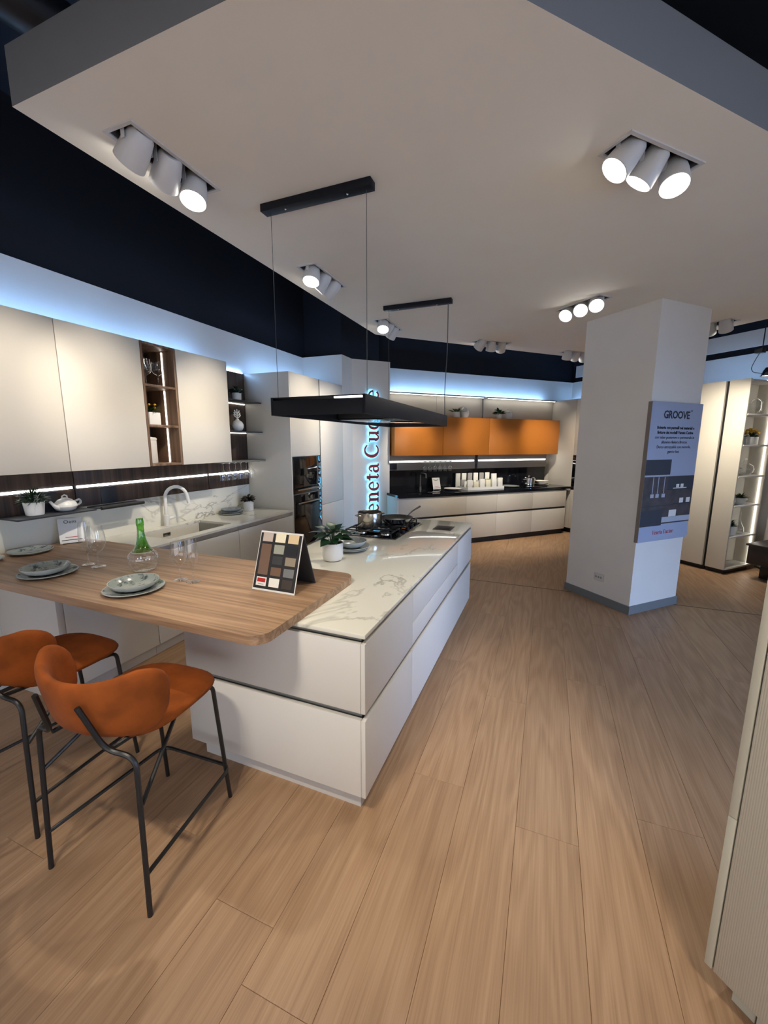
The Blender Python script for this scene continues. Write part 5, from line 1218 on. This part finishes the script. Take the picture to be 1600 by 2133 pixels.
potted('upright green plant in a white square pot on the fifth lit shelf', (6.30, 3.05, 0.5075), 0, 0, 0.12, dict(rad=0.05, hgt=0.08, n=50, l=0.07, w=0.02, up=1.4, seed=54), 'leaf_mid', rot=C45, square=(0.06, 0.05))
bottle('pear-shaped clear glass bottle with long neck on the fifth lit shelf', (6.50, 3.05, 0.5075), [(0.0001, 0.0), (0.05, 0.0), (0.065, 0.03), (0.058, 0.085), (0.03, 0.14), (0.014, 0.2), (0.010, 0.29), (0.014, 0.30)])
led('blue light strip on top of the sand-coloured cabinets', (6.60, 6.615, 2.98, 4.0, 2.4855, 2.497), C45)
# dark table at the right edge
t = T('dark_table', 'dark wooden table with deep apron cut by the right edge', 'table', (6.6, 2.3, 0), C45)
t.part('top', MB().rbox(6.14, 7.0, 1.55, 2.775, 0.445, 0.47, 0.003), 'dark_timber')
t.part('apron', MB().rbox(6.17, 6.97, 1.60, 2.76, 0.215, 0.4445, 0.003), 'dark_timber')
t.part('pedestal', MB().rbox(6.40, 6.85, 1.75, 2.71, 0.0, 0.2145, 0.003), 'dark_timber')
t = T('tray', 'black tray with steel ware on the dark table', 'tray', (6.6, 2.55, 0.4705), C45)
t.part('base', MB().rbox(6.47, 6.85, 2.35, 2.70, 0.4705, 0.53, 0.004), 'black_gloss')
t.part('ware', MB().lathe([(0.0001, 0), (0.09, 0), (0.13, 0.03), (0.12, 0.05), (0.05, 0.08), (0.0001, 0.085)], (6.66, 2.55, 0.5305), 24), 'chrome')
# pendant on the far right
t = T('pendant_spotlight', 'small black and chrome track spotlight with looping cord, right edge', 'spotlight', (6.0, 2.86, 2.96), C45)
t.part('track_clip', MB().rbox(5.96, 6.04, 2.82, 2.90, 2.74, 2.80, 0.004), 'black_matte')
t.part('rod', MB().cyl((6.0, 2.84, 2.80), (6.0, 2.84, 3.2), 0.006, 8), 'black_matte')
t.part('cord', MB().tube(fillet([(6.0, 2.86, 2.745), (6.0, 2.90, 2.66), (6.0, 2.925, 2.58), (6.0, 2.90, 2.53), (6.0, 2.80, 2.505)], 0.05, 5), 0.0035, 6), 'cable')
hd_ = t.part('shade', MB().lathe([(0.0001, 0.07), (0.03, 0.065), (0.05, 0.03), (0.07, -0.03), (0.066, -0.03), (0.046, 0.025)], (6.0, 2.75, 2.50), 24), 'chrome')
t.part('lamp', MB().lathe([(0.0001, -0.02), (0.06, -0.022)], (6.0, 2.75, 2.50), 20), 'lens', parent=hd_)
t.part('arm', MB().cyl((6.0, 2.75, 2.565), (6.0, 2.80, 2.505), 0.008, 8), 'chrome')

# ------------------------------------------------------------------ near cabinet at the right edge
t = T('ribbed_cabinet', 'tall taupe cabinet with finely ribbed door at the near right edge', 'cabinet', (1.63, 0.1, 0), C45)
t.part('body', MB().box(1.352, 1.95, -0.55, 0.540, 0.10, 2.20), 'taupe_edge')
t.part('side_strip', MB().rbox(1.33, 1.351, 0.523, 0.5435, 0.10, 0.632, 0.001), 'taupe_edge')
t.part('side_strip', MB().rbox(1.33, 1.351, 0.523, 0.5435, 0.634, 2.20, 0.001), 'taupe_edge')
t.part('door', MB().rbox(1.33, 1.351, -0.08, 0.5185, 0.10, 2.20, 0.001), 'ribbed_taupe')
t.part('door', MB().rbox(1.33, 1.351, -0.55, -0.084, 0.10, 2.20, 0.001), 'ribbed_taupe')
t.part('plinth', MB().box(1.388, 1.95, -0.55, 0.486, 0, 0.0995), 'taupe_edge')
t.part('plinth_joint', MB().box(1.3865, 1.3879, 0.424, 0.427, 0.0, 0.0995), 'trim_brown')
